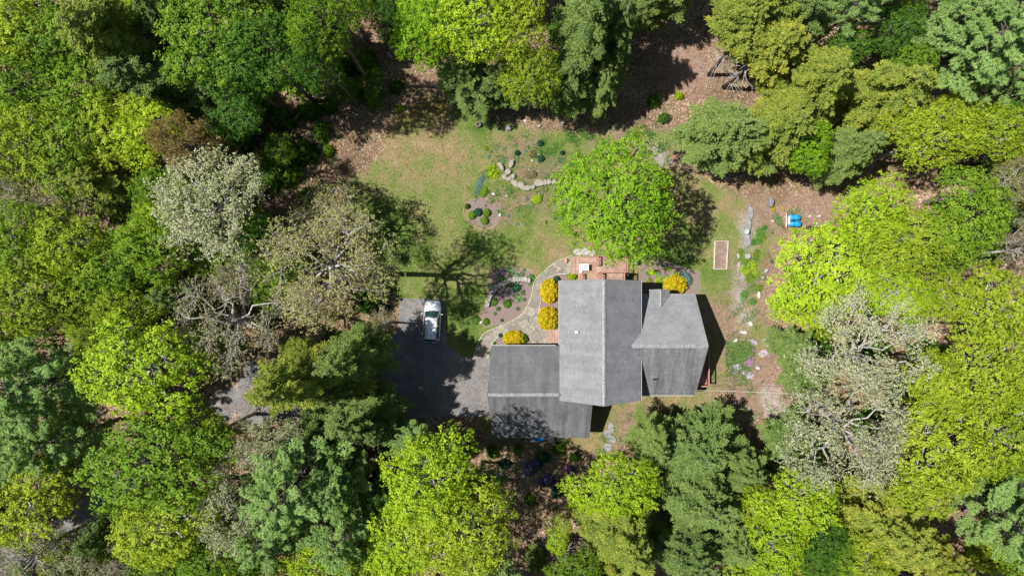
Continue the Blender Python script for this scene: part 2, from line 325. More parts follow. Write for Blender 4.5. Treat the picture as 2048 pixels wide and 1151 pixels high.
class MB:
    def __init__(s): s.v = []; s.f = []
    def add(s, vs, fs):
        o = len(s.v); s.v.extend([tuple(x) for x in vs]); s.f.extend([tuple(i + o for i in f) for f in fs]); return s
    def box(s, c, size, rz=0, rx=0, ry=0):
        hx, hy, hz = (d / 2 for d in size)
        R = Matrix.Rotation(rz, 3, 'Z') @ Matrix.Rotation(ry, 3, 'Y') @ Matrix.Rotation(rx, 3, 'X')
        vs = [R @ Vector((x * hx, y * hy, z * hz)) + Vector(c) for z in (-1, 1) for y in (-1, 1) for x in (-1, 1)]
        return s.add(vs, [(0, 2, 3, 1), (4, 5, 7, 6), (0, 1, 5, 4), (2, 6, 7, 3), (0, 4, 6, 2), (1, 3, 7, 5)])
    def bar(s, a, b, wd, hg):
        a, b = Vector(a), Vector(b); d = b - a
        rz = math.atan2(d.y, d.x); ry = -math.atan2(d.z, math.hypot(d.x, d.y))
        return s.box((a + b) / 2, (d.length, wd, hg), rz, 0, ry)
    def tube(s, pts, radii, n=6, cap=True):
        pts = [Vector(p) for p in pts]; rings = []
        for i, p in enumerate(pts):
            d = (pts[min(i + 1, len(pts) - 1)] - pts[max(i - 1, 0)])
            if d.length < 1e-6: d = Vector((0, 0, 1))
            a, b = poly_orient(d.normalized())
            rings.append([p + (a * math.cos(2 * PI * k / n) + b * math.sin(2 * PI * k / n)) * radii[i] for k in range(n)])
        vs = [v for r in rings for v in r]; fs = []
        for i in range(len(pts) - 1):
            for k in range(n):
                fs.append((i * n + k, i * n + (k + 1) % n, (i + 1) * n + (k + 1) % n, (i + 1) * n + k))
        if cap: fs.append(tuple(range(n - 1, -1, -1))); fs.append(tuple((len(pts) - 1) * n + k for k in range(n)))
        return s.add(vs, fs)
    def prism(s, pts, z0, z1):
        n = len(pts)
        area = sum(pts[i][0] * pts[(i + 1) % n][1] - pts[(i + 1) % n][0] * pts[i][1] for i in range(n))
        if area < 0: pts = pts[::-1]
        vs = [(p[0], p[1], z0) for p in pts] + [(p[0], p[1], z1) for p in pts]
        fs = [tuple(range(n - 1, -1, -1)), tuple(range(n, 2 * n))] + [(i, (i + 1) % n, n + (i + 1) % n, n + i) for i in range(n)]
        return s.add(vs, fs)
    def slab(s, pts, th):
        """a sloped plate: pts is its upper outline in 3-D"""
        n = len(pts); vs = [Vector(p) for p in pts]; lo = [p - Vector((0, 0, th)) for p in vs]
        fs = [tuple(range(n)), tuple(range(2 * n - 1, n - 1, -1))] + [(i, n + i, n + (i + 1) % n, (i + 1) % n) for i in range(n)]
        return s.add(vs + lo, fs)
    def rock(s, c, r, rz=0, seed=0, nu=9, nv=6, rough=0.2):
        rg = random.Random(seed); R = Matrix.Rotation(rz, 3, 'Z')
        ph = [rg.uniform(0, 6.28) for _ in range(6)]; vs = []
        def rad(a, b): return 1 + rough * (math.sin(2 * a + ph[0]) * 0.6 + math.sin(3 * a + ph[1] + 2 * b) * 0.5 + math.sin(5 * a + ph[2]) * 0.3) + rg.uniform(-0.09, 0.09)
        for j in range(1, nv):
            t = PI * j / nv
            for i in range(nu):
                a = 2 * PI * i / nu; q = rad(a, t)
                z = math.cos(t); z = math.copysign(abs(z) ** 0.6, z)
                vs.append(R @ Vector((math.sin(t) ** 0.7 * math.cos(a) * q * r[0], math.sin(t) ** 0.7 * math.sin(a) * q * r[1], z * r[2] * (1 + rg.uniform(-0.08, 0.08)))) + Vector(c))
        top = len(vs); vs.append(Vector(c) + Vector((0, 0, r[2]))); vs.append(Vector(c) - Vector((0, 0, r[2])))
        fs = []
        for j in range(nv - 2):
            for i in range(nu):
                fs.append((j * nu + i, (j + 1) * nu + i, (j + 1) * nu + (i + 1) % nu, j * nu + (i + 1) % nu))
        for i in range(nu):
            fs.append((top, i, (i + 1) % nu)); fs.append((top + 1, (nv - 2) * nu + (i + 1) % nu, (nv - 2) * nu + i))
        return s.add(vs, fs)
    def mesh(s, name, smooth=False):
        me = bpy.data.meshes.new(name); me.from_pydata([tuple(v) for v in s.v], [], s.f)
        if smooth: me.polygons.foreach_set('use_smooth', [True] * len(me.polygons))
        me.update(); return me
    def build(s, name, mat, parent=None, smooth=False):
        return link(name, s.mesh(name, smooth), parent, mat)

def leafmesh(name, pos, nrm, size, aspect=0.6, tdir=None, fold=0.12, rng=None, var=None):
    """one mesh of many small bent leaf faces"""
    rng = rng or np.random.default_rng(1)
    n = len(pos); nrm = nrm / (np.linalg.norm(nrm, axis=1, keepdims=True) + 1e-9)
    t = rng.normal(size=(n, 3)) if tdir is None else tdir
    t = t - nrm * (t * nrm).sum(1, keepdims=True); t /= (np.linalg.norm(t, axis=1, keepdims=True) + 1e-9)
    b = np.cross(nrm, t); sz = np.broadcast_to(size, (n,))[:, None]
    asp = np.broadcast_to(aspect, (n,))[:, None]
    v = np.empty((n, 4, 3), np.float32)
    v[:, 0] = pos - t * sz * 0.5; v[:, 2] = pos + t * sz * 0.5
    v[:, 1] = pos + b * sz * asp * 0.5 + nrm * sz * fold; v[:, 3] = pos - b * sz * asp * 0.5 + nrm * sz * fold
    me = bpy.data.meshes.new(name)
    me.vertices.add(n * 4); me.vertices.foreach_set('co', v.reshape(-1))
    me.loops.add(n * 4); me.loops.foreach_set('vertex_index', np.arange(n * 4, dtype=np.int32))
    me.polygons.add(n); me.polygons.foreach_set('loop_start', np.arange(0, n * 4, 4, dtype=np.int32))
    me.update(calc_edges=True)
    var = rng.random(n) if var is None else var
    a = me.attributes.new('v', 'FLOAT', 'POINT'); a.data.foreach_set('value', np.repeat(var, 4).astype(np.float32))
    return me

def rdir(rng, n):
    d = rng.normal(size=(n, 3)); return d / np.linalg.norm(d, axis=1, keepdims=True)

# ------------------------------------------------------------------ tree generators (reference size R=4.5, total height 18)
RR, RH = 4.5, 18.0
UPV = np.array([0, 0, 1.0])

def limb(mb, a, b, r0, r1, rg, n=5, seg=3, sag=0.12):
    a = Vector(a); b = Vector(b); L = (b - a).length; pts = [a]; 
    for i in range(1, seg):
        t = i / seg
        pts.append(a.lerp(b, t) + Vector((rg.uniform(-1, 1), rg.uniform(-1, 1), rg.uniform(-0.4, 1))) * L * sag * math.sin(PI * t) * 0.8)
    pts.append(b)
    mb.tube(pts, [r0 + (r1 - r0) * i / seg for i in range(seg + 1)], n, cap=False)

def gen_broad(seed, style='leafy', base=(0, 0), R=RR, Ht=RH, flat=1.0, dens=7, thick=1.0):
    """returns meshes trunk, branches, crown. style: leafy / sparse / bare"""
    rng = np.random.default_rng(seed); rg = random.Random(seed)
    rz = R * 0.80 * flat; zc = Ht - rz * 0.95
    nl = {'leafy': 17, 'sparse': 15, 'bare': 13}[style]
    ph = rng.uniform(0, 6.28, 4)
    def rf(a): return 1 + 0.13 * math.sin(2 * a + ph[0]) + 0.11 * math.sin(3 * a + ph[1]) + 0.07 * math.sin(5 * a + ph[2])
    lobes = []
    for i in range(nl):
        u = 1 - 1.25 * (i + 0.5) / nl; a = i * 2.399963 + rg.uniform(-0.35, 0.35) + ph[3]
        s = math.sqrt(max(0, 1 - u * u)); q = 0.66 * rf(a) * rg.uniform(0.86, 1.14)
        c = np.array([s * math.cos(a) * R * q, s * math.sin(a) * R * q, zc + u * rz * 0.62])
        lobes.append((c, R * rg.uniform(0.27, 0.42)))
    if style == 'leafy':
        lobes.append((np.array([0, 0, zc + rz * 0.12]), R * 0.52)); lobes.append((np.array([0, 0, zc - rz * 0.25]), R * 0.6))
    pos, nrm, size, var = [], [], [], []
    cen = np.array([0, 0, zc - rz * 0.3])
    trunk = MB(); br = MB()
    bx, by = base
    fork = Vector((bx * 0.45, by * 0.45, zc - rz * 0.75))
    tp = [Vector((bx, by, -0.2)), Vector((bx * 0.93 + rg.uniform(-.1, .1), by * 0.93, fork.z * 0.35)), Vector((bx * 0.72, by * 0.72 + rg.uniform(-.15, .15), fork.z * 0.7)), fork]
    rt = (0.034 * R + 0.09) * thick
    trunk.tube(tp, [rt * 1.35, rt, rt * 0.9, rt * 0.75], 8)
    limb(trunk, fork, (rg.uniform(-.3, .3), rg.uniform(-.3, .3), zc + rz * 0.45), rt * 0.72, rt * 0.2, rg, 6, 4)
    for c, rho in lobes:
        s0 = Vector(fork).lerp(Vector((0, 0, zc + rz * 0.3)), rg.uniform(0, 0.6))
        limb(br, s0, c, rt * 0.5, rt * 0.2, rg, 5, 4, 0.16)
        subs = []
        nsub = {'leafy': 4, 'sparse': 6, 'bare': 8}[style]
        for k in range(nsub):
            d = rdir(rng, 1)[0] + (c - cen) / np.linalg.norm(c - cen) * 0.7; d /= np.linalg.norm(d)
            sc_ = c + d * rho * rg.uniform(0.5, 0.95); subs.append(sc_)
            limb(br, c, sc_, rt * (0.15 if style == 'leafy' else 0.2), rt * 0.08, rg, 4, 3, 0.18)
        if style == 'leafy':
            m = int(4 * PI * rho * rho * 0.75 / 0.20)
            d = rdir(rng, m) + (c - cen) / np.linalg.norm(c - cen) * 0.35 + UPV * 0.2
            d /= np.linalg.norm(d, axis=1, keepdims=True)
            bn = np.sin(d[:, 0] * 5 + c[0] * 3) * np.sin(d[:, 1] * 5 + c[1] * 3) + 0.6 * np.sin(d[:, 0] * 11 + c[1] * 5) * np.sin(d[:, 1] * 11 + d[:, 2] * 5)
            bumpy = 1 + 0.17 * bn + rng.uniform(-0.44, 0.15, m)
            cl = c + d * rho * bumpy[:, None]
            keep = (d[:, 2] > -0.6) & (bn > rng.uniform(-1.5, -0.3, m))
            for c2, r2 in lobes:
                if c2 is c: continue
                keep &= np.linalg.norm(cl - c2, axis=1) > r2 * 0.72
            cl, dd = cl[keep], d[keep]; k = 10; var.append(np.clip(np.repeat(rng.random(len(cl)), k) * 0.75 + rng.random(len(cl) * k) * 0.25, 0, 1))
            p = np.repeat(cl, k, 0) + rng.normal(size=(len(cl) * k, 3)) * np.array([0.115, 0.115, 0.08])
            nn = np.repeat(dd, k, 0) * 0.75 + UPV * 0.4 + rng.normal(size=(len(cl) * k, 3)) * 0.45
            pos.append(p); nrm.append(nn); size.append(rng.uniform(0.12, 0.24, len(p)))
        else:
            for sp in subs:
                nt_ = 5 if style == 'sparse' else 4
                for _ in range(nt_):
                    d = rdir(rng, 1)[0] + UPV * 0.25; tip = sp + d * rho * rg.uniform(0.35, 0.75)
                    limb(br, sp, tip, rt * 0.075, rt * 0.03, rg, 3, 2, 0.2)
                    m = dens if style == 'sparse' else 4
                    tt = rng.uniform(0.2, 1.1, m)[:, None]
                    cl = sp + (tip - sp) * tt + rng.normal(size=(m, 3)) * rho * 0.17
                    k = 6 if style == 'sparse' else 4
                    p = np.repeat(cl, k, 0) + rng.normal(size=(m * k, 3)) * 0.07
                    pos.append(p); nrm.append(UPV * 0.6 + rng.normal(size=(m * k, 3)) * 0.55); size.append(rng.uniform(0.09, 0.17, m * k))
    pos = np.vstack(pos); nrm = np.vstack(nrm); size = np.concatenate(size)
    cm = leafmesh('crown', pos, nrm, size, 0.72, rng=rng, var=np.concatenate(var) if var else None)
    return trunk.mesh('trunk', True), br.mesh('branches', True), cm

def gen_conifer(seed, kind='hemlock', R=RR, Ht=RH, low=None, side=None, ndead=16):
    rng = np.random.default_rng(seed); rg = random.Random(seed)
    trunk = MB(); br = MB(); dead = MB()
    lean = (rg.uniform(-.25, .25), rg.uniform(-.25, .25))
    def ax(z): return np.array([lean[0] * z / Ht * 2, lean[1] * z / Ht * 2, z])
    rt = 0.24 if ndead < 20 else 0.19
    trunk.tube([ax(z) for z in (-0.2, 3, 8, 13, Ht * 0.97)], [rt * 1.25, rt, rt * 0.75, rt * 0.45, 0.03], 8)
    z0 = low or (5.0 if kind == 'hemlock' else 6.0)
    ph = rng.uniform(0, 6.28, 4)
    nb = 100 if kind == 'hemlock' else 76
    P_, N_, S_, T_, V_ = [], [], [], [], []
    for i in range(nb):
        t = (i + rg.random()) / nb                     # 0 low .. 1 top
        z = z0 + (Ht - z0 - 0.2) * t ** 0.92
        a = i * 2.399963 + rg.uniform(-0.4, 0.4)
        prof = (1 - t) ** 0.62 * (0.72 + 0.28 * min(1, t / 0.2)) if kind == 'hemlock' else (1 - t ** 1.7) ** 0.8 * (0.7 + 0.3 * min(1, t / 0.3))
        L = R * prof * (1 + 0.16 * math.sin(2 * a + ph[0]) + 0.12 * math.sin(3 * a + ph[1])) * rg.uniform(0.60, 1.18) + 0.3
        if side is not None: L *= 1 - side[1] * 0.5 * (1 - math.cos(a - side[0]))
        rise = (0.30 if kind == 'hemlock' else 0.42) * (0.3 + t)
        d = np.array([math.cos(a), math.sin(a), 0]); sd = np.array([-math.sin(a), math.cos(a), 0])
        def bp(q):                                    # q array along the branch
            q = np.atleast_1d(q)[:, None]
            drop = -0.20 * (q ** 2.4) if kind == 'hemlock' else 0.10 * q ** 2
            return ax(z) + d * q * L + UPV * (rise * q * L + drop * L)
        pts = bp(np.array([0, 0.35, 0.7, 0.97])); br.tube(pts, [0.055, 0.04, 0.025, 0.01], 4, cap=False)
        if kind == 'hemlock':
            nq = max(6, int(L / 0.15)); qs = (np.arange(nq) + rng.uniform(0, 1, nq)) / nq; qs = 0.12 + 0.88 * qs
            w0 = (L * 0.27 * np.sin(np.clip(qs, 0.05, 1) ** 0.75 * PI * 0.95) + 0.06) * rng.uniform(0.55, 1.25, nq)
            qq, ss, sg = [], [], []
            for q_, w_ in zip(qs, w0):
                for sn in (-1, 1):
                    nn_ = max(2, int(w_ / 0.075)); qq += [q_] * nn_; sg += [sn] * nn_; ss += list((np.arange(nn_) + 0.5) / nn_ * w_)
            nn_ = int(L / 0.08) + 3; qq += list(np.linspace(0.2, 1.04, nn_)); ss += [0.0] * nn_; sg += [1] * nn_
            qq, ss, sg = np.array(qq), np.array(ss), np.array(sg); m = len(qq)
            tw = d[None, :] * 0.62 + sd[None, :] * (sg * 0.78)[:, None]
            c = bp(qq) + tw * ss[:, None] + UPV * (-0.30 * ss + rng.normal(size=m) * 0.05)[:, None]
            k = 3
            p = np.repeat(c, k, 0) + rng.normal(size=(m * k, 3)) * np.array([0.045, 0.045, 0.045])
            td = np.repeat(tw, k, 0) + rng.normal(size=(m * k, 3)) * 0.45
            P_.append(p); T_.append(td); N_.append(UPV * 0.8 + rng.normal(size=(m * k, 3)) * 0.5); S_.append(rng.uniform(0.12, 0.25, m * k))
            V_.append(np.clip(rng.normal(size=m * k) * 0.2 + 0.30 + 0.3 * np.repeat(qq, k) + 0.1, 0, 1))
        else:
            m = int(22 * L + 8)
            q = rng.uniform(0.25, 1.03, m) ** 0.7
            wid = L * 0.15 * np.sin(np.clip(q, 0, 1) * PI * 0.85) + 0.10
            u = rng.uniform(-1, 1, m)
            c = bp(q) + sd * (u * wid)[:, None] + UPV * (rng.uniform(-0.12, 0.22, m))[:, None]
            k = 15
            td = rdir(rng, m * k) * 0.8 + d * 0.95 + UPV * 0.55
            p = np.repeat(c, k, 0) + td * 0.09 + rng.normal(size=(m * k, 3)) * 0.03
            P_.append(p); T_.append(td); N_.append(rng.normal(size=(m * k, 3)) * 0.8 + UPV * 1.1); S_.append(rng.uniform(0.18, 0.34, m * k))
            V_.append(np.clip(rng.normal(size=m * k) * 0.2 + 0.5, 0, 1))
    for i in range(ndead):                               # dead lower branches
        a = rg.uniform(0, 6.28); z = rg.uniform(2.2, z0 + 1.2); L = rg.uniform(0.8, 2.3) * (1.35 if ndead > 20 else 1)
        o = Vector(ax(z)); dd = Vector((math.cos(a), math.sin(a), rg.uniform(-0.05, 0.3)))
        limb(dead, o, o + dd * L, 0.03, 0.008, rg, 4, 3, 0.10)
    asp = 0.40 if kind == 'hemlock' else 0.15
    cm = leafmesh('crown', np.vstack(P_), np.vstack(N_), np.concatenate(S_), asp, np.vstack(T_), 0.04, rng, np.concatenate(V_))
    return trunk.mesh('trunk', True), br.mesh('branches', True), cm, dead.mesh('dead_branches', True)

# ------------------------------------------------------------------ ground
def sd_poly(X, Y, poly):
    """signed distance (positive inside)"""
    p = np.array([(q[0], q[1]) for q in poly]); n = len(p); ins = np.zeros(X.shape, bool); dm = np.full(X.shape, 1e9)
    for i in range(n):
        a, b = p[i], p[(i + 1) % n]
        if a[1] != b[1]:
            c = (a[1] > Y) != (b[1] > Y); ins ^= c & (X < (b[0] - a[0]) * (Y - a[1]) / (b[1] - a[1]) + a[0])
        ab = b - a; t = np.clip(((X - a[0]) * ab[0] + (Y - a[1]) * ab[1]) / (ab @ ab + 1e-9), 0, 1)
        dm = np.minimum(dm, np.hypot(X - a[0] - t * ab[0], Y - a[1] - t * ab[1]))
    return np.where(ins, dm, -dm)

def W(pts, z=0): return [P(x, y, z) for x, y in pts]
LAWN = W([(815, 215), (865, 195), (925, 200), (985, 235), (1080, 262), (1200, 262), (1325, 262), (1345, 330), (1400, 350), (1480, 395), (1550, 410), (1560, 470), (1520, 540), (1530, 640), (1540, 690), (1530, 740), (1530, 790), (1510, 830), (1440, 860), (1240, 880), (1240, 930), (1180, 900), (1120, 880), (980, 880), (960, 830), (985, 720), (945, 716), (890, 700), (800, 600), (770, 570), (730, 520), (700, 420), (680, 370), (735, 340), (770, 290), (790, 240)])
LUSH = [W(p) for p in ([(700, 370), (760, 400), (840, 440), (870, 540), (800, 580), (740, 530), (690, 420)], [(890, 600), (950, 560), (970, 640), (955, 710), (895, 690)], [(800, 560), (960, 520), (1060, 470), (960, 460), (840, 520)], [(1080, 270), (1160, 290), (1180, 400), (1000, 470), (930, 420), (1010, 380), (1000, 300)], [(1450, 680), (1510, 690), (1490, 770), (1450, 745)], [(930, 220), (985, 240), (985, 270), (940, 262)], [(1300, 480), (1420, 520), (1460, 590), (1400, 580), (1300, 520)], [(1490, 500), (1530, 520), (1530, 580), (1490, 560)])]
MOSS = [W([(790, 245), (850, 180), (920, 200), (890, 222), (830, 232), (780, 270)])]
WORN = [W(p) for p in ([(790, 260), (900, 230), (960, 300), (940, 370), (860, 360), (780, 330)], [(1400, 590), (1470, 590), (1480, 700), (1440, 780), (1400, 790)], [(1070, 470), (1130, 470), (1120, 520), (1070, 530)], [(1200, 800), (1400, 800), (1400, 900), (1200, 900)])]
DIRT = [W(p) for p in ([(1400, 600), (1480, 600), (1480, 690), (1450, 720), (1430, 660)], [(1430, 760), (1540, 740), (1570, 850), (1440, 830)], [(960, 395), (1010, 390), (1020, 440), (970, 455)], [(1000, 310), (1040, 300), (1050, 330), (1010, 330)], [(1090, 330), (1130, 320), (1125, 350), (1095, 350)], [(1180, 265), (1260, 262), (1280, 285), (1190, 290)], [(1490, 400), (1560, 395), (1700, 370), (1740, 400), (1600, 470), (1570, 520), (1560, 640), (1510, 640), (1520, 560), (1560, 470), (1500, 460)], [(1330, 90), (1400, 90), (1470, 150), (1400, 190), (1330, 170)], [(1330, 260), (1360, 260), (1370, 335), (1335, 330)], [(1470, 520), (1500, 520), (1505, 620), (1470, 620)], [(1440, 700), (1540, 700), (1570, 800), (1560, 850), (1450, 800)], [(1010, 390), (1120, 380), (1130, 405), (1060, 410), (1010, 405)], [(1240, 830), (1330, 800), (1330, 880), (1240, 900)], [(1040, 345), (1070, 330), (1100, 350), (1080, 366), (1050, 362)], [(1010, 285), (1060, 270), (1075, 285), (1060, 300)])]
GREY = [W(p) for p in ([(1475, 620), (1500, 620), (1500, 650), (1480, 650)], [(1290, 290), (1312, 282), (1340, 325), (1320, 332)], [(1480, 430), (1505, 425), (1502, 500), (1484, 500)], [(1470, 530), (1490, 530), (1480, 620), (1470, 620)], [(520, 745), (500, 830), (430, 850), (440, 790)], [(1520, 770), (1560, 780), (1570, 830), (1530, 830)])]
MULCH = [W(p) for p in ([(985, 540), (1012, 533), (1060, 540), (1070, 552), (1066, 580), (1055, 610), (1035, 633), (1000, 650), (966, 655), (960, 630), (975, 600), (979, 560)],
         [(1278, 520), (1330, 522), (1400, 545), (1400, 590), (1278, 590)], [(930, 405), (965, 392), (1000, 410), (1000, 440), (985, 458), (960, 458), (935, 440)],
         [(1082, 555), (1100, 545), (1143, 546), (1143, 565), (1118, 575), (1118, 655), (1080, 655)], [(985, 690), (992, 676), (1030, 665), (1055, 672), (1065, 692)])]

def build_ground():
    xs = np.concatenate([[-600, -250, -120, -80], np.arange(-64, 64.01, 0.4), [80, 120, 250, 600]])
    ys = np.concatenate([[-600, -250, -100, -55], np.arange(-40, 40.01, 0.4), [55, 100, 250, 600]])
    X, Y = np.meshgrid(xs, ys); nx, ny = len(xs), len(ys)
    co_ = np.stack([X, Y, np.zeros_like(X)], -1).reshape(-1, 3).astype(np.float32)
    idx = np.arange(nx * ny).reshape(ny, nx)
    q = np.stack([idx[:-1, :-1], idx[:-1, 1:], idx[1:, 1:], idx[1:, :-1]], -1).reshape(-1, 4).astype(np.int32)
    me = bpy.data.meshes.new('ground'); me.vertices.add(len(co_)); me.vertices.foreach_set('co', co_.reshape(-1))
    me.loops.add(q.size); me.loops.foreach_set('vertex_index', q.reshape(-1))
    me.polygons.add(len(q)); me.polygons.foreach_set('loop_start', np.arange(0, q.size, 4, dtype=np.int32)); me.update(calc_edges=True)
    def put(name, polys, soft):
        v = np.full(X.shape, -1e9)
        for p in polys: v = np.maximum(v, sd_poly(X, Y, p))
        a = me.attributes.new(name, 'FLOAT', 'POINT'); a.data.foreach_set('value', np.clip(v / soft * 0.5 + 0.5, 0, 1).reshape(-1).astype(np.float32))
    put('lawn', [LAWN], 2.4); put('lush', LUSH, 3.0); put('moss', MOSS, 2.0); put('worn', WORN, 2.5); put('dirt', DIRT, 2.5); put('grey', GREY, 1.6); put('mulch', MULCH, 0.8)
    tag(link('ground', me, None, M['ground']), kind='structure')
build_ground()

# driveway and paths, sheets laid on the ground
def strip(pts, wid):
    L, R_ = [], []
    for i, p in enumerate(pts):
        d = (pts[min(i + 1, len(pts) - 1)] - pts[max(i - 1, 0)]).normalized(); n = Vector((-d.y, d.x, 0)) * wid / 2
        L.append(p + n); R_.append(p - n)
    return L + R_[::-1]
def smooth_line(pts, k=6):
    out = []
    for i in range(len(pts) - 1):
        p0, p1, p2, p3 = pts[max(i - 1, 0)], pts[i], pts[i + 1], pts[min(i + 2, len(pts) - 1)]
        for j in range(k):
            t = j / k
            out.append(0.5 * ((2 * p1) + (p2 - p0) * t + (2 * p0 - 5 * p1 + 4 * p2 - p3) * t * t + (3 * p1 - p0 - 3 * p2 + p3) * t ** 3))
    return out + [pts[-1]]
DRIVE = W([(800, 596), (890, 599), (893, 690), (925, 712), (990, 717), (990, 832), (840, 836), (760, 815), (755, 770), (772, 700), (797, 650)])
tag(MB().prism(DRIVE, -0.05, 0.030).build('driveway', M['asphalt']), kind='structure')
ROAD = smooth_line(W([(770, 790), (700, 800), (620, 800), (540, 805), (480, 790)]), 6)
ROAD2 = smooth_line(W([(520, 730), (497, 775), (500, 815), (540, 850)]), 6)
ROAD3 = smooth_line(W([(475, 785), (420, 830), (340, 900), (250, 970), (170, 1035), (80, 1090), (-40, 1130)]), 6)
mb = MB(); mb.prism(strip(ROAD, 3.3), -0.05, 0.026); mb.prism(strip(ROAD2, 2.3), -0.05, 0.022); mb.prism(strip(ROAD3, 3.0), -0.05, 0.018)
tag(mb.build('drive_lane', M['asphalt']), kind='structure')
PATH = W([(1143, 513), (1110, 526), (1083, 548), (1070, 564), (1061, 600), (1042, 632), (1003, 652), (970, 668), (957, 690), (949, 716), (976, 716), (982, 690), (992, 677), (1012, 667), (1040, 664), (1062, 676), (1070, 692), (1118, 692), (1118, 655), (1080, 652), (1078, 628), (1082, 600), (1080, 575), (1090, 558), (1112, 548), (1143, 545)])
tag(MB().prism(PATH, -0.05, 0.045).build('path', M['flag']), kind='structure')

# ------------------------------------------------------------------ the house

house = empty('house', P(1200, 690), 'large grey shingled house of three joined gable roofs in the clearing', 'house')
hl = house.location.copy()
def hb(mb, name, mat, parent=None, smooth=False):
    """child of the house (or of one of its parts) built in world coordinates"""
    me = mb.mesh(name, smooth); o = link(name, me, parent or house, mat)
    if parent is None: o.location = -hl
    return o
# main block: ridge along y
XL, XR, XM = 4.66, 12.66, 8.70; YT, YB = 0.72, -11.05; ZE, ZR = 6.0, 8.6
mb = MB()
mb.slab([(XL, YT, ZE), (XL, YB, ZE), (XM, YB - 0.12, ZR), (XM, YT + 0.12, ZR)], 0.22)
mb.slab([(XM, YT + 0.12, ZR), (XM, YB - 0.12, ZR), (XR, YB, ZE), (XR, YT, ZE)], 0.22)
roof_main = hb(mb, 'roof', M['shy']); tag(roof_main, 'tallest roof, ridge running top to bottom of the photo')
# addition: ridge along x
AE, AR, AY0, AY1, AYM = 3.75, 6.75, -0.58, -10.86, -5.66
mb = MB()
mb.slab([(11.75, AY0, AE), (11.40, AYM, AR), (19.10, AYM, AR), (18.60, AY0, AE)], 0.2)
roof_add = hb(mb, 'roof', M['shx'])
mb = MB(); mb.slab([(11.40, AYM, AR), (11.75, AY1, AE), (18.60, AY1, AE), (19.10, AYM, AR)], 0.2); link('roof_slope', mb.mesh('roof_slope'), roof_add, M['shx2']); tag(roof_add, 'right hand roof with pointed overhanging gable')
# small cross gable on the addition
mb = MB(); cx0, cx1, cxm = 13.88, 15.95, 14.92; zt = 5.05
mb.slab([(cx0, AY0 + 0.42, 3.95), (cx0, AY0 - 0.15, 3.95), (cxm, -2.05, 4.62), (cxm, AY0 + 0.46, 4.62)], 0.1)
mb.slab([(cxm, AY0 + 0.46, 4.62), (cxm, -2.05, 4.62), (cx1, AY0 - 0.15, 3.95), (cx1, AY0 + 0.42, 3.95)], 0.1)
o = hb(mb, 'roof', M['shy']); tag(o, 'small cross gable on the far edge of the right hand roof')
# garage: ridge along x
GE, GR, GY0, GY1, GYM = 3.1, 6.15, -5.92, -15.32, -10.47
mb = MB()
mb.slab([(-2.12, GY0, GE), (-2.42, GYM, GR), (5.0, GYM, GR), (5.0, GY0, GE)], 0.2)
roof_gar = hb(mb, 'roof', M['shg'])
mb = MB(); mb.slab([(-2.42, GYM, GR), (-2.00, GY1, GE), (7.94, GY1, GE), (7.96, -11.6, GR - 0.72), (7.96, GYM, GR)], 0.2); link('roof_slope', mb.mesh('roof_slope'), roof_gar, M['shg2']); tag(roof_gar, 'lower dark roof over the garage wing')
# ridge caps
def ridgecap(parent, a, b, mat, wd=0.34, step=0.33):
    a, b = Vector(a), Vector(b); n = max(2, int((b - a).length / step)); mb = MB()
    d = (b - a).normalized(); s = Vector((-d.y, d.x, 0)) * wd / 2
    for i in range(n):
        p = a.lerp(b, i / n); q = a.lerp(b, (i + 0.96) / n); dz = 0.025 + 0.012 * (i % 2)
        mb.add([p - s + Vector((0, 0, -0.10 + dz)), p + Vector((0, 0, 0.02 + dz)), p + s + Vector((0, 0, -0.10 + dz)), q - s + Vector((0, 0, -0.10 + dz)), q + Vector((0, 0, 0.02 + dz)), q + s + Vector((0, 0, -0.10 + dz))],
               [(0, 1, 4, 3), (1, 2, 5, 4)])
    o = link('ridge_cap', mb.mesh('ridge_cap'), parent, mat); return o
M['ridge'] = plain('ridge_shingles', (0.20, 0.19, 0.195), (0.38, 0.37, 0.375), 3.5, 0.9)
ridgecap(roof_main, (XM, YT, ZR + 0.02), (XM, YB, ZR + 0.02), M['ridge'])
ridgecap(roof_add, (11.7, AYM, AR + 0.02), (19.0, AYM, AR + 0.02), M['ridge'])
ridgecap(roof_gar, (-2.35, GYM, GR + 0.02), (4.6, GYM, GR + 0.02), M['ridge'])
ridgecap(o, (cxm, AY0 + 0.4, 4.64), (cxm, -1.8, 4.64), M['ridge'], 0.22)
# gutters / drip edges
def edge(parent, pts, mat=M['trim'], w_=0.09, h_=0.14):
    mb = MB()
    for a, b in zip(pts[:-1], pts[1:]): mb.bar(a, b, w_, h_)
    return link('gutter', mb.mesh('gutter'), parent, mat)
edge(roof_main, [(XL - 0.05, YT, ZE - 0.13), (XL - 0.05, -5.6, ZE - 0.13)]); edge(roof_main, [(XR + 0.05, YT, ZE - 0.13), (XR + 0.05, YB, ZE - 0.13)])
edge(roof_add, [(12.9, AY1 - 0.05, AE - 0.12), (18.4, AY1 - 0.05, AE - 0.12)])
edge(roof_gar, [(-2.1, GY0 + 0.05, GE - 0.12), (4.5, GY0 + 0.05, GE - 0.12)])
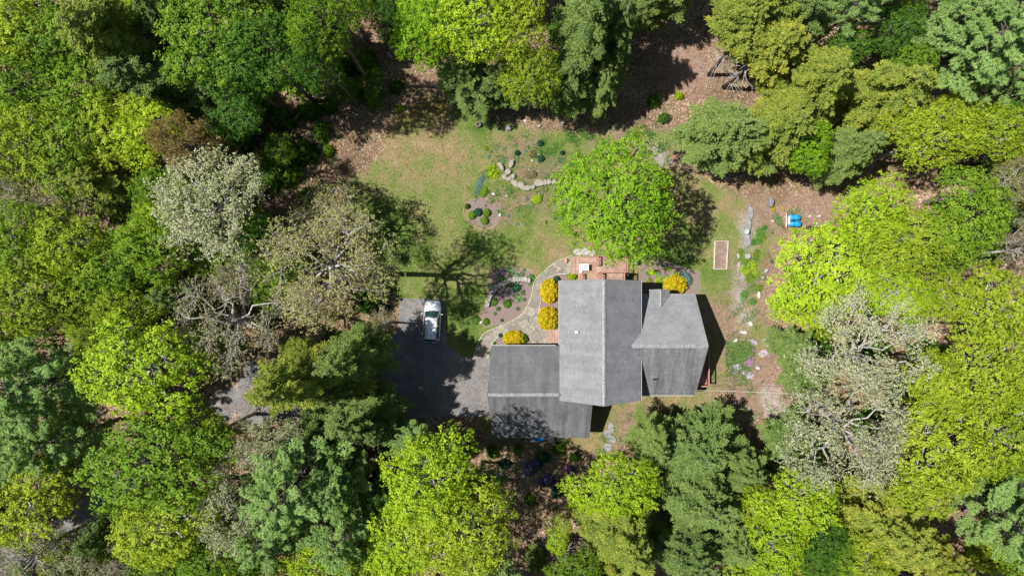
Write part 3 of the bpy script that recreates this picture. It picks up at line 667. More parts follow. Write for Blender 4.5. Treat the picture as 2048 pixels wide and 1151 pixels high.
# walls
def walls(x0, x1, y0, y1, z, gable_pts=None):
    mb = MB(); t = 0.2
    mb.box(((x0 + x1) / 2, y1 - t / 2, z / 2), (x1 - x0, t, z)); mb.box(((x0 + x1) / 2, y0 + t / 2, z / 2), (x1 - x0, t, z))
    mb.box((x0 + t / 2, (y0 + y1) / 2, z / 2), (t, y1 - y0 - 2 * t, z)); mb.box((x1 - t / 2, (y0 + y1) / 2, z / 2), (t, y1 - y0 - 2 * t, z))
    return mb
def tri(mb, a, b, c, th):
    a, b, c, th = Vector(a), Vector(b), Vector(c), Vector(th)
    return mb.add([a, b, c, a + th, b + th, c + th], [(0, 1, 2), (5, 4, 3), (0, 3, 4, 1), (1, 4, 5, 2), (2, 5, 3, 0)])
mb = walls(5.06, 12.26, -10.7, 0.32, 5.9)
tri(mb, (5.06, 0.32, 5.9), (12.26, 0.32, 5.9), (XM, 0.32, 8.25), (0, -0.2, 0)); tri(mb, (5.06, -10.7, 5.9), (12.26, -10.7, 5.9), (XM, -10.7, 8.25), (0, 0.2, 0))
wall_main = hb(mb, 'wall', M['siding'])
mb = walls(12.28, 18.1, -10.4, -0.98, 3.7); tri(mb, (18.1, -0.98, 3.7), (18.1, -10.4, 3.7), (18.1, AYM, 6.45), (-0.2, 0, 0))
wall_add = hb(mb, 'wall', M['siding'])
mb = walls(-1.75, 5.04, -14.9, -6.32, 3.0); tri(mb, (-1.75, -6.32, 3.0), (-1.75, -14.9, 3.0), (-1.75, GYM, 5.7), (0.2, 0, 0))
mb.box((6.3, -12.9, 1.5), (2.5, 4.0, 3.0)); tri(mb, (7.55, -10.9, 3.0), (7.55, -14.9, 3.0), (7.55, -10.9, 5.6), (-0.2, 0, 0))
wall_gar = hb(mb, 'wall', M['siding'])
def window(parent, c, wd, hg, axis, out):
    """axis: 'x' wall runs along x (faces +-y), out = sign"""
    fr = MB(); pn = MB(); t = 0.07
    def bx(m, du, dz, su, sz, th, off):
        if axis == 'x': m.box((c[0] + du, c[1] + out * off, c[2] + dz), (su, th, sz))
        else: m.box((c[0] + out * off, c[1] + du, c[2] + dz), (th, su, sz))
    for s in (-1, 1): bx(fr, s * wd / 2, 0, t, hg + t, 0.10, 0.03); bx(fr, 0, s * hg / 2, wd - t, t, 0.094, 0.03)
    bx(fr, 0, 0, 0.04, hg - t, 0.06, 0.02); bx(pn, 0, 0, wd - t, hg - t, 0.02, 0.008)
    f = link('window', fr.mesh('window'), parent, M['trim']); link('pane', pn.mesh('pane'), f, M['glass'])
for y in (-1.8, -3.8): window(wall_main, (5.06, y, 4.4), 1.1, 1.2, 'y', -1)
window(wall_main, (5.06, -2.8, 1.6), 1.6, 1.3, 'y', -1)
window(wall_main, (10.0, 0.32, 3.9), 1.8, 2.0, 'x', 1); window(wall_main, (6.6, 0.32, 4.2), 1.2, 1.3, 'x', 1); window(wall_main, (7.8, 0.32, 1.5), 1.8, 1.9, 'x', 1)
window(wall_main, (11.0, -10.7, 4.2), 1.1, 1.2, 'x', -1)
window(wall_add, (18.1, -4.2, 3.0), 1.7, 1.6, 'y', 1); window(wall_add, (18.1, -7.6, 2.8), 1.7, 2.0, 'y', 1)
window(wall_add, (14.3, -10.4, 2.6), 1.4, 1.2, 'x', -1); window(wall_add, (16.5, -10.4, 2.6), 1.4, 1.2, 'x', -1); window(wall_add, (16.8, -0.98, 2.5), 1.2, 1.2, 'x', 1)
window(wall_gar, (2.0, -14.9, 1.9), 1.2, 0.9, 'x', -1)
for y in (-8.6, -12.4):                       # two garage doors facing the drive
    mb = MB()
    for k in range(4): mb.box((-1.79, y, 0.32 + 0.56 * k), (0.06, 2.7, 0.54))
    link('garage_door', mb.mesh('garage_door'), wall_gar, M['trim'])
mb = MB(); mb.box((5.03, -5.3, 1.1), (0.06, 0.95, 2.1)); link('front_door', mb.mesh('front_door'), wall_main, M['glass'])
# roof fittings
p = P(1157, 664, 7.3); zz = ZE + (p.x - XL) * 0.644
mb = MB(); mb.box((p.x - 0.18, p.y, zz + 0.02), (0.26, 0.24, 0.03), 0, 0, -0.57); hb(mb, 'pipe_flashing', M['pipe'])
mb = MB(); mb.tube([(p.x - 0.1, p.y, zz - 0.2), (p.x - 0.1, p.y, zz + 0.42)], [0.07, 0.07], 10); hb(mb, 'vent_pipe', M['pipe'], None, False)
p = P(1308, 759, 5.3); mb = MB(); mb.tube([(p.x, p.y, 4.9), (p.x, p.y, 5.75)], [0.06, 0.06], 8); hb(mb, 'vent_pipe', M['darkbox'])
p = P(1390, 750, 4.8); mb = MB(); mb.box((p.x, p.y, 4.72), (0.2, 0.2, 0.25)); hb(mb, 'roof_vent', M['pipe'])
# small entry step by the front door (reddish boards)
a = P(1102, 660, 0.35); mb = MB(); mb.box((4.35, -4.85, 0.2), (1.3, 1.9, 0.34)); hb(mb, 'door_step', M['deckv'])
# bay/bump at the bottom gable
mb = MB(); mb.box((9.1, -11.0, 2.4), (1.0, 0.7, 4.8)); hb(mb, 'chimney_box', M['siding'])

# ------------------------------------------------------------------ decks
def railing(mb, a, b, z, h=0.95):
    a = Vector((a[0], a[1], 0)); b = Vector((b[0], b[1], 0)); L = (b - a).length
    mb.bar(a + Vector((0, 0, z + h)), b + Vector((0, 0, z + h)), 0.13, 0.05)
    mb.bar(a + Vector((0, 0, z + 0.12)), b + Vector((0, 0, z + 0.12)), 0.05, 0.07)
    n = max(2, int(L / 0.15))
    for i in range(1, n):
        p = a.lerp(b, i / n); mb.box((p.x, p.y, z + 0.12 + (h - 0.14) / 2), (0.05, 0.05, h - 0.20))
    for p in (a, b): mb.box((p.x, p.y, z + h / 2 + 0.03), (0.11, 0.11, h + 0.1))

DZ = 0.5
deck = empty('deck', P(1198, 535), 'reddish brown wooden deck at the top end of the house', 'deck'); dl = deck.location.copy()
def db(mb, name, mat): o = link(name, mb.mesh(name), deck, mat); o.location = -dl; return o
dx0, dx1 = P(1143, 0, DZ).x, P(1254, 0, DZ).x; dyt = P(0, 512.5, DZ).y; dyb = 0.34
x1_, x2_, x3_ = P(1156, 0, DZ).x, P(1192, 0, DZ).x, P(1222, 0, DZ).x; yh = P(0, 525, DZ).y
mb = MB().box(((dx0 + x1_) / 2, (dyt + 1.45) / 2, DZ - 0.03), (x1_ - dx0, dyt - 1.45, 0.06)); db(mb, 'deck_floor', M['deckv'])
mb = MB().box(((x1_ + x2_) / 2 + 0.003, (dyt + yh) / 2, DZ - 0.03), (x2_ - x1_, dyt - yh, 0.06)); db(mb, 'deck_floor', M['deckh'])
mb = MB().prism([(x1_, yh, 0), (x2_, yh, 0), (x2_, dyb, 0), (x1_, dyb, 0)], DZ - 0.06, DZ); db(mb, 'deck_floor', M['deckd2'])
mb = MB().prism([(x2_ + .003, dyt, 0), (dx1, dyt, 0), (dx1, dyb, 0), (x2_ + .003, dyb, 0)], DZ - 0.06, DZ + 0.002); db(mb, 'deck_floor', M['deckd'])
mb = MB()
for a, b in (((dx0, dyt), (dx1, dyt)), ((dx0, 1.45), (dx0, dyt)), ((dx1, dyb), (dx1, dyt)), ((dx0, 1.45), (x1_, 1.45))):
    mb.bar((a[0], a[1], DZ - 0.22), (b[0], b[1], DZ - 0.22), 0.06, 0.4)
db(mb, 'rim_joist', M['rail'])
mb = MB(); xr = P(1195, 0, 1).x; railing(mb, (xr, dyt - 0.05), (xr, dyt - 0.95), DZ); db(mb, 'railing', M['rail'])
mb = MB(); railing(mb, (dx1 - 0.1, dyt - 0.05), (dx1 - 0.1, 1.35), DZ, 1.05); db(mb, 'railing', M['rail'])
mb = MB(); railing(mb, (xr + 2.0, dyt - 0.06), (dx1 - 0.2, dyt - 0.06), DZ, 0.95); db(mb, 'railing', M['rail'])
mb = MB(); xr = P(1163, 0, 1).x; railing(mb, (xr, 1.45), (xr, 0.5), DZ); db(mb, 'railing', M['rail'])
balc = empty('balcony', P(1227, 550, 2.6), 'raised wooden balcony against the top gable, above the deck', 'balcony'); bl = balc.location.copy()
def bb(mb, name, mat, par=balc, off=bl): o = link(name, mb.mesh(name), par, mat); o.location = -off; return o
BZ = 2.6; bx0, bx1 = P(1203, 0, BZ + 1).x, P(1250, 0, BZ + 1).x; byt = P(0, 543, BZ + 1).y
mb = MB().box(((bx0 + bx1) / 2, (byt + 0.36) / 2, BZ - 0.03), (bx1 - bx0, byt - 0.36, 0.06)); bb(mb, 'deck_floor', M['deckh'])
mb = MB(); railing(mb, (bx0 + .05, byt - .05), (bx1 - .05, byt - .05), BZ); railing(mb, (bx0 + .05, byt - .2), (bx0 + .05, 0.42), BZ); railing(mb, (bx1 - .05, byt - .2), (bx1 - .05, 0.42), BZ); bb(mb, 'railing', M['rail'])
for x in (bx0 + .1, bx1 - .1): bb(MB().box((x, byt - .1, BZ / 2 - .03), (0.14, 0.14, BZ - .06)), 'support_post', M['rail'])
ex = P(1419, 0, 2.6).x; ey0, ey1 = P(0, 668, 2.6).y, P(0, 773, 2.6).y; EZ = 1.65
ed = empty('side_deck', (19.3, -7.5, 0), 'narrow raised deck along the right gable of the house', 'deck'); el_ = ed.location.copy()
mb = MB().box(((18.12 + ex) / 2, (ey0 + ey1) / 2, EZ - 0.03), (ex - 18.12, ey0 - ey1, 0.06)); bb(mb, 'deck_floor', M['deckv'], ed, el_)
mb = MB(); railing(mb, (ex - .06, ey0), (ex - .06, ey1 + .05), EZ); railing(mb, (ex - .2, ey1 + .05), (18.2, ey1 + .05), EZ); railing(mb, (ex - .2, ey0 - .05), (18.2, ey0 - .05), EZ); bb(mb, 'railing', M['rail'], ed, el_)
for y in (ey0 - .1, -7.5, ey1 + .1): bb(MB().box((ex - .15, y, EZ / 2 - .03), (0.14, 0.14, EZ - .06)), 'support_post', M['rail'], ed, el_)

# table with a white cover on the deck
c = P(1168, 534, DZ + 0.75)
t = empty('covered_table', (c.x, c.y, DZ), 'white rectangular table standing on the wooden deck', 'table')
mb = MB().box((0, 0, 0.72), (1.02, 0.66, 0.05)); mb.build('table_top', M['whitecloth'], t)
for sx in (-1, 1):
    for sy in (-1, 1): MB().box((sx * 0.44, sy * 0.27, 0.347), (0.05, 0.05, 0.695)).build('leg', M['whitecloth'], t)
# flower pot on the path by the deck, small urn by the lower railing
def lathe(mb, prof, n=14, c=(0, 0, 0)):
    vs = [(c[0] + r * math.cos(2 * PI * k / n), c[1] + r * math.sin(2 * PI * k / n), c[2] + z) for r, z in prof for k in range(n)]
    fs = [(i * n + k, i * n + (k + 1) % n, (i + 1) * n + (k + 1) % n, (i + 1) * n + k) for i in range(len(prof) - 1) for k in range(n)]
    fs += [tuple(range(n - 1, -1, -1)), tuple((len(prof) - 1) * n + k for k in range(n))]
    return mb.add(vs, fs)
mb = lathe(MB(), [(0.13, 0), (0.2, 0.3), (0.22, 0.32), (0.22, 0.36), (0.17, 0.36), (0.16, 0.28)]); o = mb.build('flower_pot', M['terracotta']); o.location = P(1130, 521, 0.045); tag(o, 'terracotta pot on the flagstone path beside the deck', 'pot')
mb = lathe(MB(), [(0.12, 0), (0.16, 0.2), (0.15, 0.3), (0.1, 0.3)]); o = mb.build('flower_pot', M['whitecloth']); q = P(1161, 543, DZ); o.location = (q.x, q.y + 0.02, DZ); tag(o, 'small white pot on the deck below the white table', 'pot')
# barbecue beside the deck
c = P(1268, 524.5, 0.9); g = empty('barbecue', (c.x, c.y, 0), 'small covered grey barbecue on the ground right of the deck', 'barbecue')
mb = MB(); n = 10
prof = [(-0.24, 0.75), (-0.24, 0.9), (-0.17, 1.02), (0, 1.08), (0.17, 1.02), (0.24, 0.9), (0.24, 0.75)]
vs = [(x, y, z) for x in (-0.36, 0.36) for y, z in prof]; k = len(prof)
mb.add(vs, [tuple(range(k - 1, -1, -1)), tuple(range(k, 2 * k))] + [(i, (i + 1) % k, k + (i + 1) % k, k + i) for i in range(k)]); mb.build('lid', M['steel'], g)
for sx in (-1, 1):
    for sy in (-1, 1): MB().box((sx * 0.3, sy * 0.18, 0.37), (0.04, 0.04, 0.74)).build('leg', M['darkbox'], g)
MB().box((0, 0, 0.25), (0.56, 0.32, 0.03)).build('shelf', M['darkbox'], g)
# overhead cable from the house to the right
mb = MB(); a = Vector((18.3, -10.35, 3.9)); b = P(1640, 790, 7.5); pts = [a.lerp(b, i / 14) - Vector((0, 0, 0.5 * math.sin(PI * i / 14))) for i in range(15)]
mb.tube(pts, [0.014] * 15, 5); tag(mb.build('overhead_cable', M['cable']), 'thin pale cable running right from the corner of the house', 'cable')
# blue boat-shaped tub on a low frame behind the garage
c = P(1077, 873.5, 0.7); t = empty('storage_rack', (c.x, c.y, 0), 'low dark rack against the bottom wall of the garage', 'rack')
mb = MB(); mb.box((0, -0.05, 0.55), (3.4, 0.9, 0.05)); 
for x in (-1.6, 1.6):
    for y in (-0.42, 0.3): mb.box((x, y, 0.26), (0.07, 0.07, 0.52))
mb.build('frame', M['darkbox'], t); MB().bar((-1.7, -0.5, 0.6), (1.7, -0.5, 0.6), 0.05, 0.05).build('rail', M['trim'], t)
mb = lathe(MB(), [(0.28, 0), (0.36, 0.28), (0.37, 0.3), (0.33, 0.3), (0.25, 0.05)]); o = mb.build('plastic_tub', M['bluetarp']); o.location = (c.x, c.y - 0.08, 0.58); o.scale = (1.4, 0.9, 1); tag(o, 'blue plastic tub peeping out from under the garage eave', 'tub')

# ------------------------------------------------------------------ the car
def build_car():
    c = P(864, 642, 0.8); t = empty('parked_car', (c.x, c.y, 0.03), 'white sport utility car parked nose up on the asphalt drive', 'car', rz=math.radians(-3.0))
    L, Wd = 4.5, 1.84
    ys = np.array([-2.25, -2.18, -2.0, -1.5, -0.8, 0.0, 0.7, 1.2, 1.6, 1.9, 2.08, 2.2, 2.25])
    hw = np.array([0.70, 0.80, 0.86, 0.90, 0.92, 0.92, 0.92, 0.91, 0.88, 0.83, 0.75, 0.62, 0.50])
    zt = np.array([0.85, 0.98, 1.02, 1.02, 1.01, 1.01, 1.00, 1.02, 0.97, 0.91, 0.85, 0.76, 0.66])
    ring = lambda y, h, z: [(-h * 0.93, y, 0.28), (-h, y, 0.5), (-h, y, z * 0.78), (-h * 0.95, y, z - 0.05), (-h * 0.84, y, z + 0.005), (-h * 0.4, y, z + 0.045), (0, y, z + 0.06), (h * 0.4, y, z + 0.045), (h * 0.84, y, z + 0.005), (h * 0.95, y, z - 0.05), (h, y, z * 0.78), (h, y, 0.5), (h * 0.93, y, 0.28)]
    def loft(rings, closed=False):
        m = MB(); k = len(rings[0]); vs = [v for r in rings for v in r]
        fs = [(i * k + j, (i + 1) * k + j, (i + 1) * k + j + 1, i * k + j + 1) for i in range(len(rings) - 1) for j in range(k - 1)]
        fs += [tuple(range(k)), tuple((len(rings) - 1) * k + j for j in range(k - 1, -1, -1))]
        fs += [(i * k, i * k + k - 1, (i + 1) * k + k - 1, (i + 1) * k) for i in range(len(rings) - 1)]
        return m.add(vs, fs)
    loft([ring(y, h, z) for y, h, z in zip(ys, hw, zt)]).build('body', M['car'], t, True)
    # greenhouse of dark glass, belt to roof
    yb = [-2.12, -1.9, -1.2, -0.4, 0.35, 0.75, 1.02]; hb_ = [0.74, 0.80, 0.83, 0.84, 0.83, 0.80, 0.74]
    yt = [-1.82, -1.72, -1.1, -0.4, 0.12, 0.30, 0.42]; ht = [0.56, 0.62, 0.66, 0.67, 0.65, 0.62, 0.56]
    gl = MB(); k = len(yb)
    lo = [(h, y, 1.0) for y, h in zip(yb, hb_)] + [(-h, y, 1.0) for y, h in list(zip(yb, hb_))[::-1]]
    hi = [(h, y, 1.56 - 0.05 * (i in (0, k - 1))) for i, (y, h) in enumerate(zip(yt, ht))] + [(-h, y, 1.56 - 0.05 * (i in (0, k - 1))) for i, (y, h) in list(enumerate(zip(yt, ht)))[::-1]]
    n = len(lo); gl.add(lo + hi, [(i, (i + 1) % n, n + (i + 1) % n, n + i) for i in range(n)])
    gl.build('side_window', M['carglass'], t)
    # windshield as its own slightly proud pane
    ws = MB(); a = [(-0.72, 1.07, 1.045), (-0.36, 1.13, 1.075), (0, 1.15, 1.085), (0.36, 1.13, 1.075), (0.72, 1.07, 1.045)]; b = [(-0.56, 0.44, 1.535), (-0.28, 0.47, 1.56), (0, 0.48, 1.57), (0.28, 0.47, 1.56), (0.56, 0.44, 1.535)]
    ws.add(a + b, [(i, i + 1, i + 6, i + 5) for i in range(4)]); ws.build('windshield', M['carglass'], t, True)
    rw = MB(); a = [(-0.68, -2.14, 1.03), (0, -2.19, 1.05), (0.68, -2.14, 1.03)]; b = [(-0.55, -1.84, 1.52), (0, -1.88, 1.55), (0.55, -1.84, 1.52)]
    rw.add(a + b, [(i + 1, i, i + 3, i + 4) for i in range(2)]); rw.build('rear_window', M['carglass'], t)
    # roof panel
    rf = []
    for y, h in zip([-1.86, -1.74, -1.1, -0.4, 0.14, 0.32, 0.44], [0.56, 0.64, 0.675, 0.685, 0.665, 0.64, 0.56]):
        rf.append([(-h, y, 1.555), (-h * 0.9, y, 1.60), (-h * 0.45, y, 1.635), (0, y, 1.645), (h * 0.45, y, 1.635), (h * 0.9, y, 1.60), (h, y, 1.555)])
    loft(rf).build('roof_panel', M['car'], t, True)
    for s in (-1, 1):
        for a_, b_, w_ in (((s * 0.80, 0.99, 1.02), (s * 0.635, 0.36, 1.56), 0.06), ((s * 0.845, -0.45, 1.0), (s * 0.685, -0.42, 1.56), 0.08), ((s * 0.79, -2.0, 1.0), (s * 0.62, -1.78, 1.54), 0.16)):
            MB().bar(a_, b_, w_, 0.05).build('pillar', M['car'], t)
        mb = MB(); mb.tube([(s * 0.6, -1.6, 1.63), (s * 0.62, -1.5, 1.67), (s * 0.62, 0.0, 1.67), (s * 0.6, 0.1, 1.63)], [0.02] * 4, 6); mb.build('roof_rail', M['darkbox'], t)
        mb = MB(); mb.bar((s * 0.84, 0.78, 1.02), (s * 0.96, 0.80, 1.05), 0.06, 0.05); mb.rock((s * 1.06, 0.79, 1.08), (0.12, 0.07, 0.08), 0, 3, rough=0.0); mb.build('wing_mirror', M['car'], t, True)
        mb = MB(); mb.rock((s * 0.66, 2.03, 0.74), (0.16, 0.13, 0.08), 0, 5, rough=0.0); mb.build('headlight', M['lens'], t, True)
        mb = MB(); mb.box((s * 0.78, -2.14, 0.85), (0.14, 0.14, 0.3)); mb.build('taillight', M['redlens'], t)
        for y in (-1.38, 1.36):
            wb = MB(); wb.tube([(s * 0.70, y, 0.34), (s * 0.90, y, 0.34)], [0.34, 0.34], 20); o = wb.build('wheel', M['tyre'], t)
            MB().tube([(s * 0.895, y, 0.34), (s * 0.915, y, 0.34)], [0.21, 0.20], 14).build('rim', M['rim'], o)
    mb = MB(); mb.box((0, 2.14, 0.48), (1.3, 0.22, 0.26)); mb.build('front_bumper', M['darkbox'], t)
    mb = MB(); mb.box((0, -2.20, 0.48), (1.5, 0.20, 0.28)); mb.build('rear_bumper', M['darkbox'], t)
    mb = MB(); mb.box((0, 2.19, 0.68), (0.7, 0.05, 0.1)); mb.build('grille', M['darkbox'], t)
    for s in (-0.35, 0.3):
        MB().bar((s, 1.08, 1.10), (s + 0.42, 0.93, 1.20), 0.025, 0.02).build('wiper', M['darkbox'], t)
    mb = MB(); mb.tube([(0.05, -1.45, 1.64), (0.05, -1.6, 1.76)], [0.03, 0.01], 6); mb.build('antenna', M['darkbox'], t)
build_car()

# ------------------------------------------------------------------ stones, beds, small things
def rock(px, py, rx, ry, rz_, mat, label, rot=0, cat='stone', name='boulder', group=None, seed=None, z=0.0, rough=0.2):
    c = P(px, py); q_ = 0.8 if name == 'boulder' else 0.88 if name == 'wall_stone' else 1
    rx, ry = rx * q_, ry * q_; mb = MB().rock((0, 0, 0), (rx, ry, rz_), 0, seed if seed is not None else int(px * 7 + py), 10, 7, rough)
    o = mb.build(name, M[mat], None, False); o.location = (c.x, c.y, z + rz_ * 0.45); o.rotation_euler = (0, 0, rot)
    return tag(o, label, cat, group)
ROCKS = [
 (1500, 647, .38, .30, .22, 'whitestone', 'white boulder nearest the tan leaf litter, top of the grass patch'), (1487, 664, .48, .26, .2, 'whitestone', 'angular white boulder on the grass left of the round one'),
 (1471, 680, .42, .18, .14, 'whitestone', 'long pale stone slab at the left of the grass patch', 0.7), (1533, 685, .75, .42, .18, 'stone', 'large flat grey boulder right of the pink flowers', -0.8),
 (1523, 709, .45, .35, .12, 'stone', 'flat grey boulder sunk in leaves below the large one'), (1515, 735, .28, .24, .2, 'whitestone', 'round white stone right of the brightest pink flowers'),
 (1480, 800, .34, .14, .08, 'whitestone', 'thin pale slab on the brown grass lower right of the house', -0.3), (1498, 819, .34, .26, .1, 'stone', 'grey green stone flush with brown soil near the hemlock shadow'),
 (1528, 810, .18, .14, .12, 'whitestone', 'small cream stone among dead leaves near the right trees'), (1517, 590, .22, .5, .2, 'whitestone', 'tall white stone at the edge of the lime tree', 0.1),
 (1495, 512, .5, .36, .2, 'stone', 'pale half round boulder between the two plant beds', -0.2), (1476, 512, .2, .4, .16, 'stone', 'upright grey stone at the head of the lower bed'),
 (1477, 530, .2, .4, .16, 'stone', 'grey edging stone second down the lower bed', 0.1), (1476, 548, .18, .4, .16, 'greystone', 'dark edging stone third down the lower bed'),
 (1531, 541, .35, .26, .25, 'stone', 'brown stump like stone right of the lower plant bed', 0.7), (1525, 555, .2, .13, .12, 'whitestone', 'small white stone under the brown stump like stone'),
 (1540, 405, .42, .6, .45, 'greystone', 'dark grey boulder at the foot of the hemlock shadow', 0.1), (1545, 442, .24, .16, .12, 'whitestone', 'small white stone left of the blue barrels'),
 (1619, 432, .16, .2, .13, 'whitestone', 'white stone right of the yellow sprig by the blue barrels'), (1638, 432, .18, .2, .16, 'whitestone', 'second white stone to the right of the blue barrels'), (1633, 450, .2, .3, .16, 'whitestone', 'white stone partly under the lime tree edge'),
 (1017, 257, .42, .36, .3, 'greystone', 'grey boulder at the top edge of the lawn'), (1078, 253, .3, .18, .18, 'stone', 'brown boulder in dead leaves above the lawn', 0.4), (1125, 249, .26, .34, .22, 'whitestone', 'bright white stone in leaves above the lawn'),
 (1050, 242, .22, .16, .12, 'whitestone', 'small white stone in leaves left of the bright white one'), (987, 388, .26, .16, .12, 'whitestone', 'flat white stone among garden weeds in the middle of the lawn'), (1013, 392, .16, .12, .1, 'whitestone', 'small cream stone right of the flat white stone in the lawn garden'),
 (1064, 321, .16, .12, .08, 'whitestone', 'small pale stone below the brown twiggy clump'), (732, 152, .5, .4, .4, 'stone', 'grey boulder in the shaded woods top left of the lawn'),
 (780, 112, .3, .5, .3, 'stone', 'pale stone in the shaded woods near the top edge', 0.6), (1000, 430, .2, .2, .14, 'whitestone', 'pale stone beside the round garden shrubs'), (1402, 812, .5, .3, .1, 'stone', 'flat stone slab under the bottom eave of the right roof'),
 (962, 644, .3, .16, .12, 'whitestone', 'white stone at the lower left tip of the mulch bed', 0.5), (1046, 950, .3, .25, .2, 'whitestone', 'pale stone under the purple rhododendron'), (1532, 600, .12, .2, .1, 'whitestone', 'tiny white stone under the lime tree tip')]
for r in ROCKS: rock(r[0], r[1], r[2], r[3], r[4], r[5], r[6], r[7] if len(r) > 7 else 0)
WALLST = [(1002, 333, .26, .62, .3, .5), (1023, 328, .30, .60, .3, -.35), (1016, 344, .40, .44, .26, .2), (1009, 354, .36, .34, .24, .2), (1018, 358, .40, .32, .28, .4), (1026, 353, .34, .34, .26, 0), (1030, 366, .62, .36, .26, -.6), (1042, 370, .5, .42, .26, -.5), (1053, 376, .7, .36, .24, .1), (1066, 374, .35, .3, .22, 0), (1079, 366, .75, .42, .26, .1), (1090, 365, .3, .36, .22, 0), (1098, 364, .34, .40, .22, .3), (1108, 364, .36, .34, .2, .2), (1128, 367, .5, .36, .2, -.2)]
names = ['leftmost', 'upright forked', 'flat cream', 'second row left', 'dark wedge', 'small', 'sloping', 'broad', 'lowest wide', 'narrow', 'largest right', 'slim', 'square', 'pale round', 'rightmost']
for (x, y, a, b, c, r), nm in zip(WALLST, names):
    rock(x, y, a, b, c, 'paleslab', nm + ' slab of the stone row curving round the brown brush heap', r, 'stone', 'wall_stone', 'slabs of the stone row in the lawn garden', rough=0.14)
SLAB = [(1500, 425, .34, .85, 0, 'topmost'), (1496, 452, .36, .85, -.2, 'middle'), (1493, 480, .40, .95, .1, 'lowest')]
for x, y, a, b, r, nm in SLAB: rock(x, y, a, b, .2, 'greystone', nm + ' of the long grey slabs left of the upper plant bed', r, 'stone', 'stone_slab', 'long grey slabs')
for i, (x, y, a, b, r, nm) in enumerate([(1222, 856, .32, .7, 0, 'upper step of the grey slab walk below the house'), (1216, 868, .42, .5, .3, 'second step of the grey slab walk below the house'), (1225, 878, .4, .4, .1, 'third step of the grey slab walk below the house'), (1216, 893, .5, .42, -.4, 'last step of the grey slab walk below the house'),
        (1156, 504, .55, .36, 0, 'pale flagstone left of the walk above the deck'), (1170, 503, .5, .42, .2, 'pale flagstone in the middle above the deck'), (1184, 506, .42, .34, 0, 'pale flagstone right of the walk above the deck')]):
    rock(x, y, a, b, .08, 'stone' if i > 3 else 'greystone', nm, r, 'stone', 'stepping_stone', rough=0.12)

def stone_line(name, pts, wd, ht, mat, label, seed, step=0.42, cat='edging'):
    rg = random.Random(seed); pts = smooth_line(pts, 8); mb = MB(); acc = 0
    c0 = pts[0].copy()
    if wd > 0.4: mb.prism(strip([p - c0 for p in pts], wd * 0.72), -0.05, ht * 0.86)
    for a, b in zip(pts[:-1], pts[1:]):
        d = b - a; L = d.length; t = acc
        while t < L:
            p = a + d * (t / L) - c0; an = math.atan2(d.y, d.x)
            mb.rock((p.x + rg.uniform(-.02, .02), p.y + rg.uniform(-.02, .02), ht * 0.4), (step * rg.uniform(.50, .62), wd * rg.uniform(.42, .6), ht * rg.uniform(.5, .7)), an + rg.uniform(-.15, .15), rg.randint(0, 9999), 8, 6, 0.12)
            t += step * rg.uniform(.85, 1.1)
        acc = t - L
    o = mb.build(name, M[mat]); o.location = c0; return tag(o, label, cat)
stone_line('stone_edging', W([(1143, 511), (1110, 525), (1083, 547), (1069, 563), (1060, 600), (1041, 631), (1002, 651), (969, 666), (955, 690), (947, 716)]), 0.14, 0.10, 'edgestone', 'pale stone edging along the lawn side of the flagstone path', 1, 0.3)
stone_line('stone_edging', W([(976, 716), (982, 692), (993, 677), (1008, 668)]), 0.12, 0.10, 'edgestone', 'short pale edging between path and garage corner bed', 2, 0.3)
stone_line('stone_edging', W([(1143, 547), (1112, 549), (1091, 560), (1080, 577)]), 0.12, 0.10, 'edgestone', 'pale edging curving above the two gold shrubs', 3, 0.3)
stone_line('stone_edging', W([(1051, 668), (1062, 677), (1066, 688)]), 0.14, 0.10, 'edgestone', 'short pale edging right of the garage corner gold shrub', 5, 0.28)
stone_line('stone_edging', W([(1081, 600), (1078, 632)]), 0.14, 0.10, 'edgestone', 'short pale edging between the two gold shrubs', 6, 0.3)
wl = W([(974, 610), (980, 592), (992, 576), (1008, 566), (1026, 559), (1044, 558), (1061, 560)])
stone_line('stone_wall', wl, 0.62, 0.5, 'stone', 'low curved dry stone wall crossing the mulch bed', 4, 0.34, 'stone wall')
# red edging of the small bed
mb = MB(); pts = smooth_line(W([(930, 405), (928, 425), (938, 445), (958, 457), (985, 455), (1000, 440), (1020, 418), (1045, 408), (1070, 407)]), 5); c0 = pts[0].copy()
mb.tube([p - c0 + Vector((0, 0, 0.03)) for p in pts], [0.035] * len(pts), 5); o = mb.build('bed_edging', M['terracotta']); o.location = c0; tag(o, 'thin red edging round the small shrub bed in the lawn', 'edging')
mb = MB(); pts = smooth_line(W([(966, 640), (975, 605), (979, 560), (985, 542), (1012, 534), (1060, 540), (1070, 548)]), 5); c0 = pts[0].copy()
mb.tube([p - c0 + Vector((0, 0, 0.03)) for p in pts], [0.03] * len(pts), 5); o = mb.build('bed_edging', M['terracotta']); o.location = c0; tag(o, 'thin red edging round the mulch bed with the curved wall', 'edging')

# raised bed frame
a, b, c_, d = W([(1429, 482), (1455, 482), (1452, 538), (1427, 538)])
t = empty('raised_bed', (a + c_) / 2, 'open timber raised bed frame filled with soil on the lawn', 'raised bed'); off = t.location.copy()
for p, q, w_ in ((a, d, .12), (b, c_, .12), (a, b, .05), (d, c_, .05)):
    MB().bar(p - off + Vector((0, 0, .12)), q - off + Vector((0, 0, .12)), w_, 0.24 if w_ > .1 else .14).build('side_board', M['timber'], t)
MB().prism([p - off for p in (a, b, c_, d)], 0.01, 0.1).build('soil', plain('bed_soil', (0.15, 0.105, 0.08), (0.30, 0.22, 0.165), 2.5, 0.95), t)
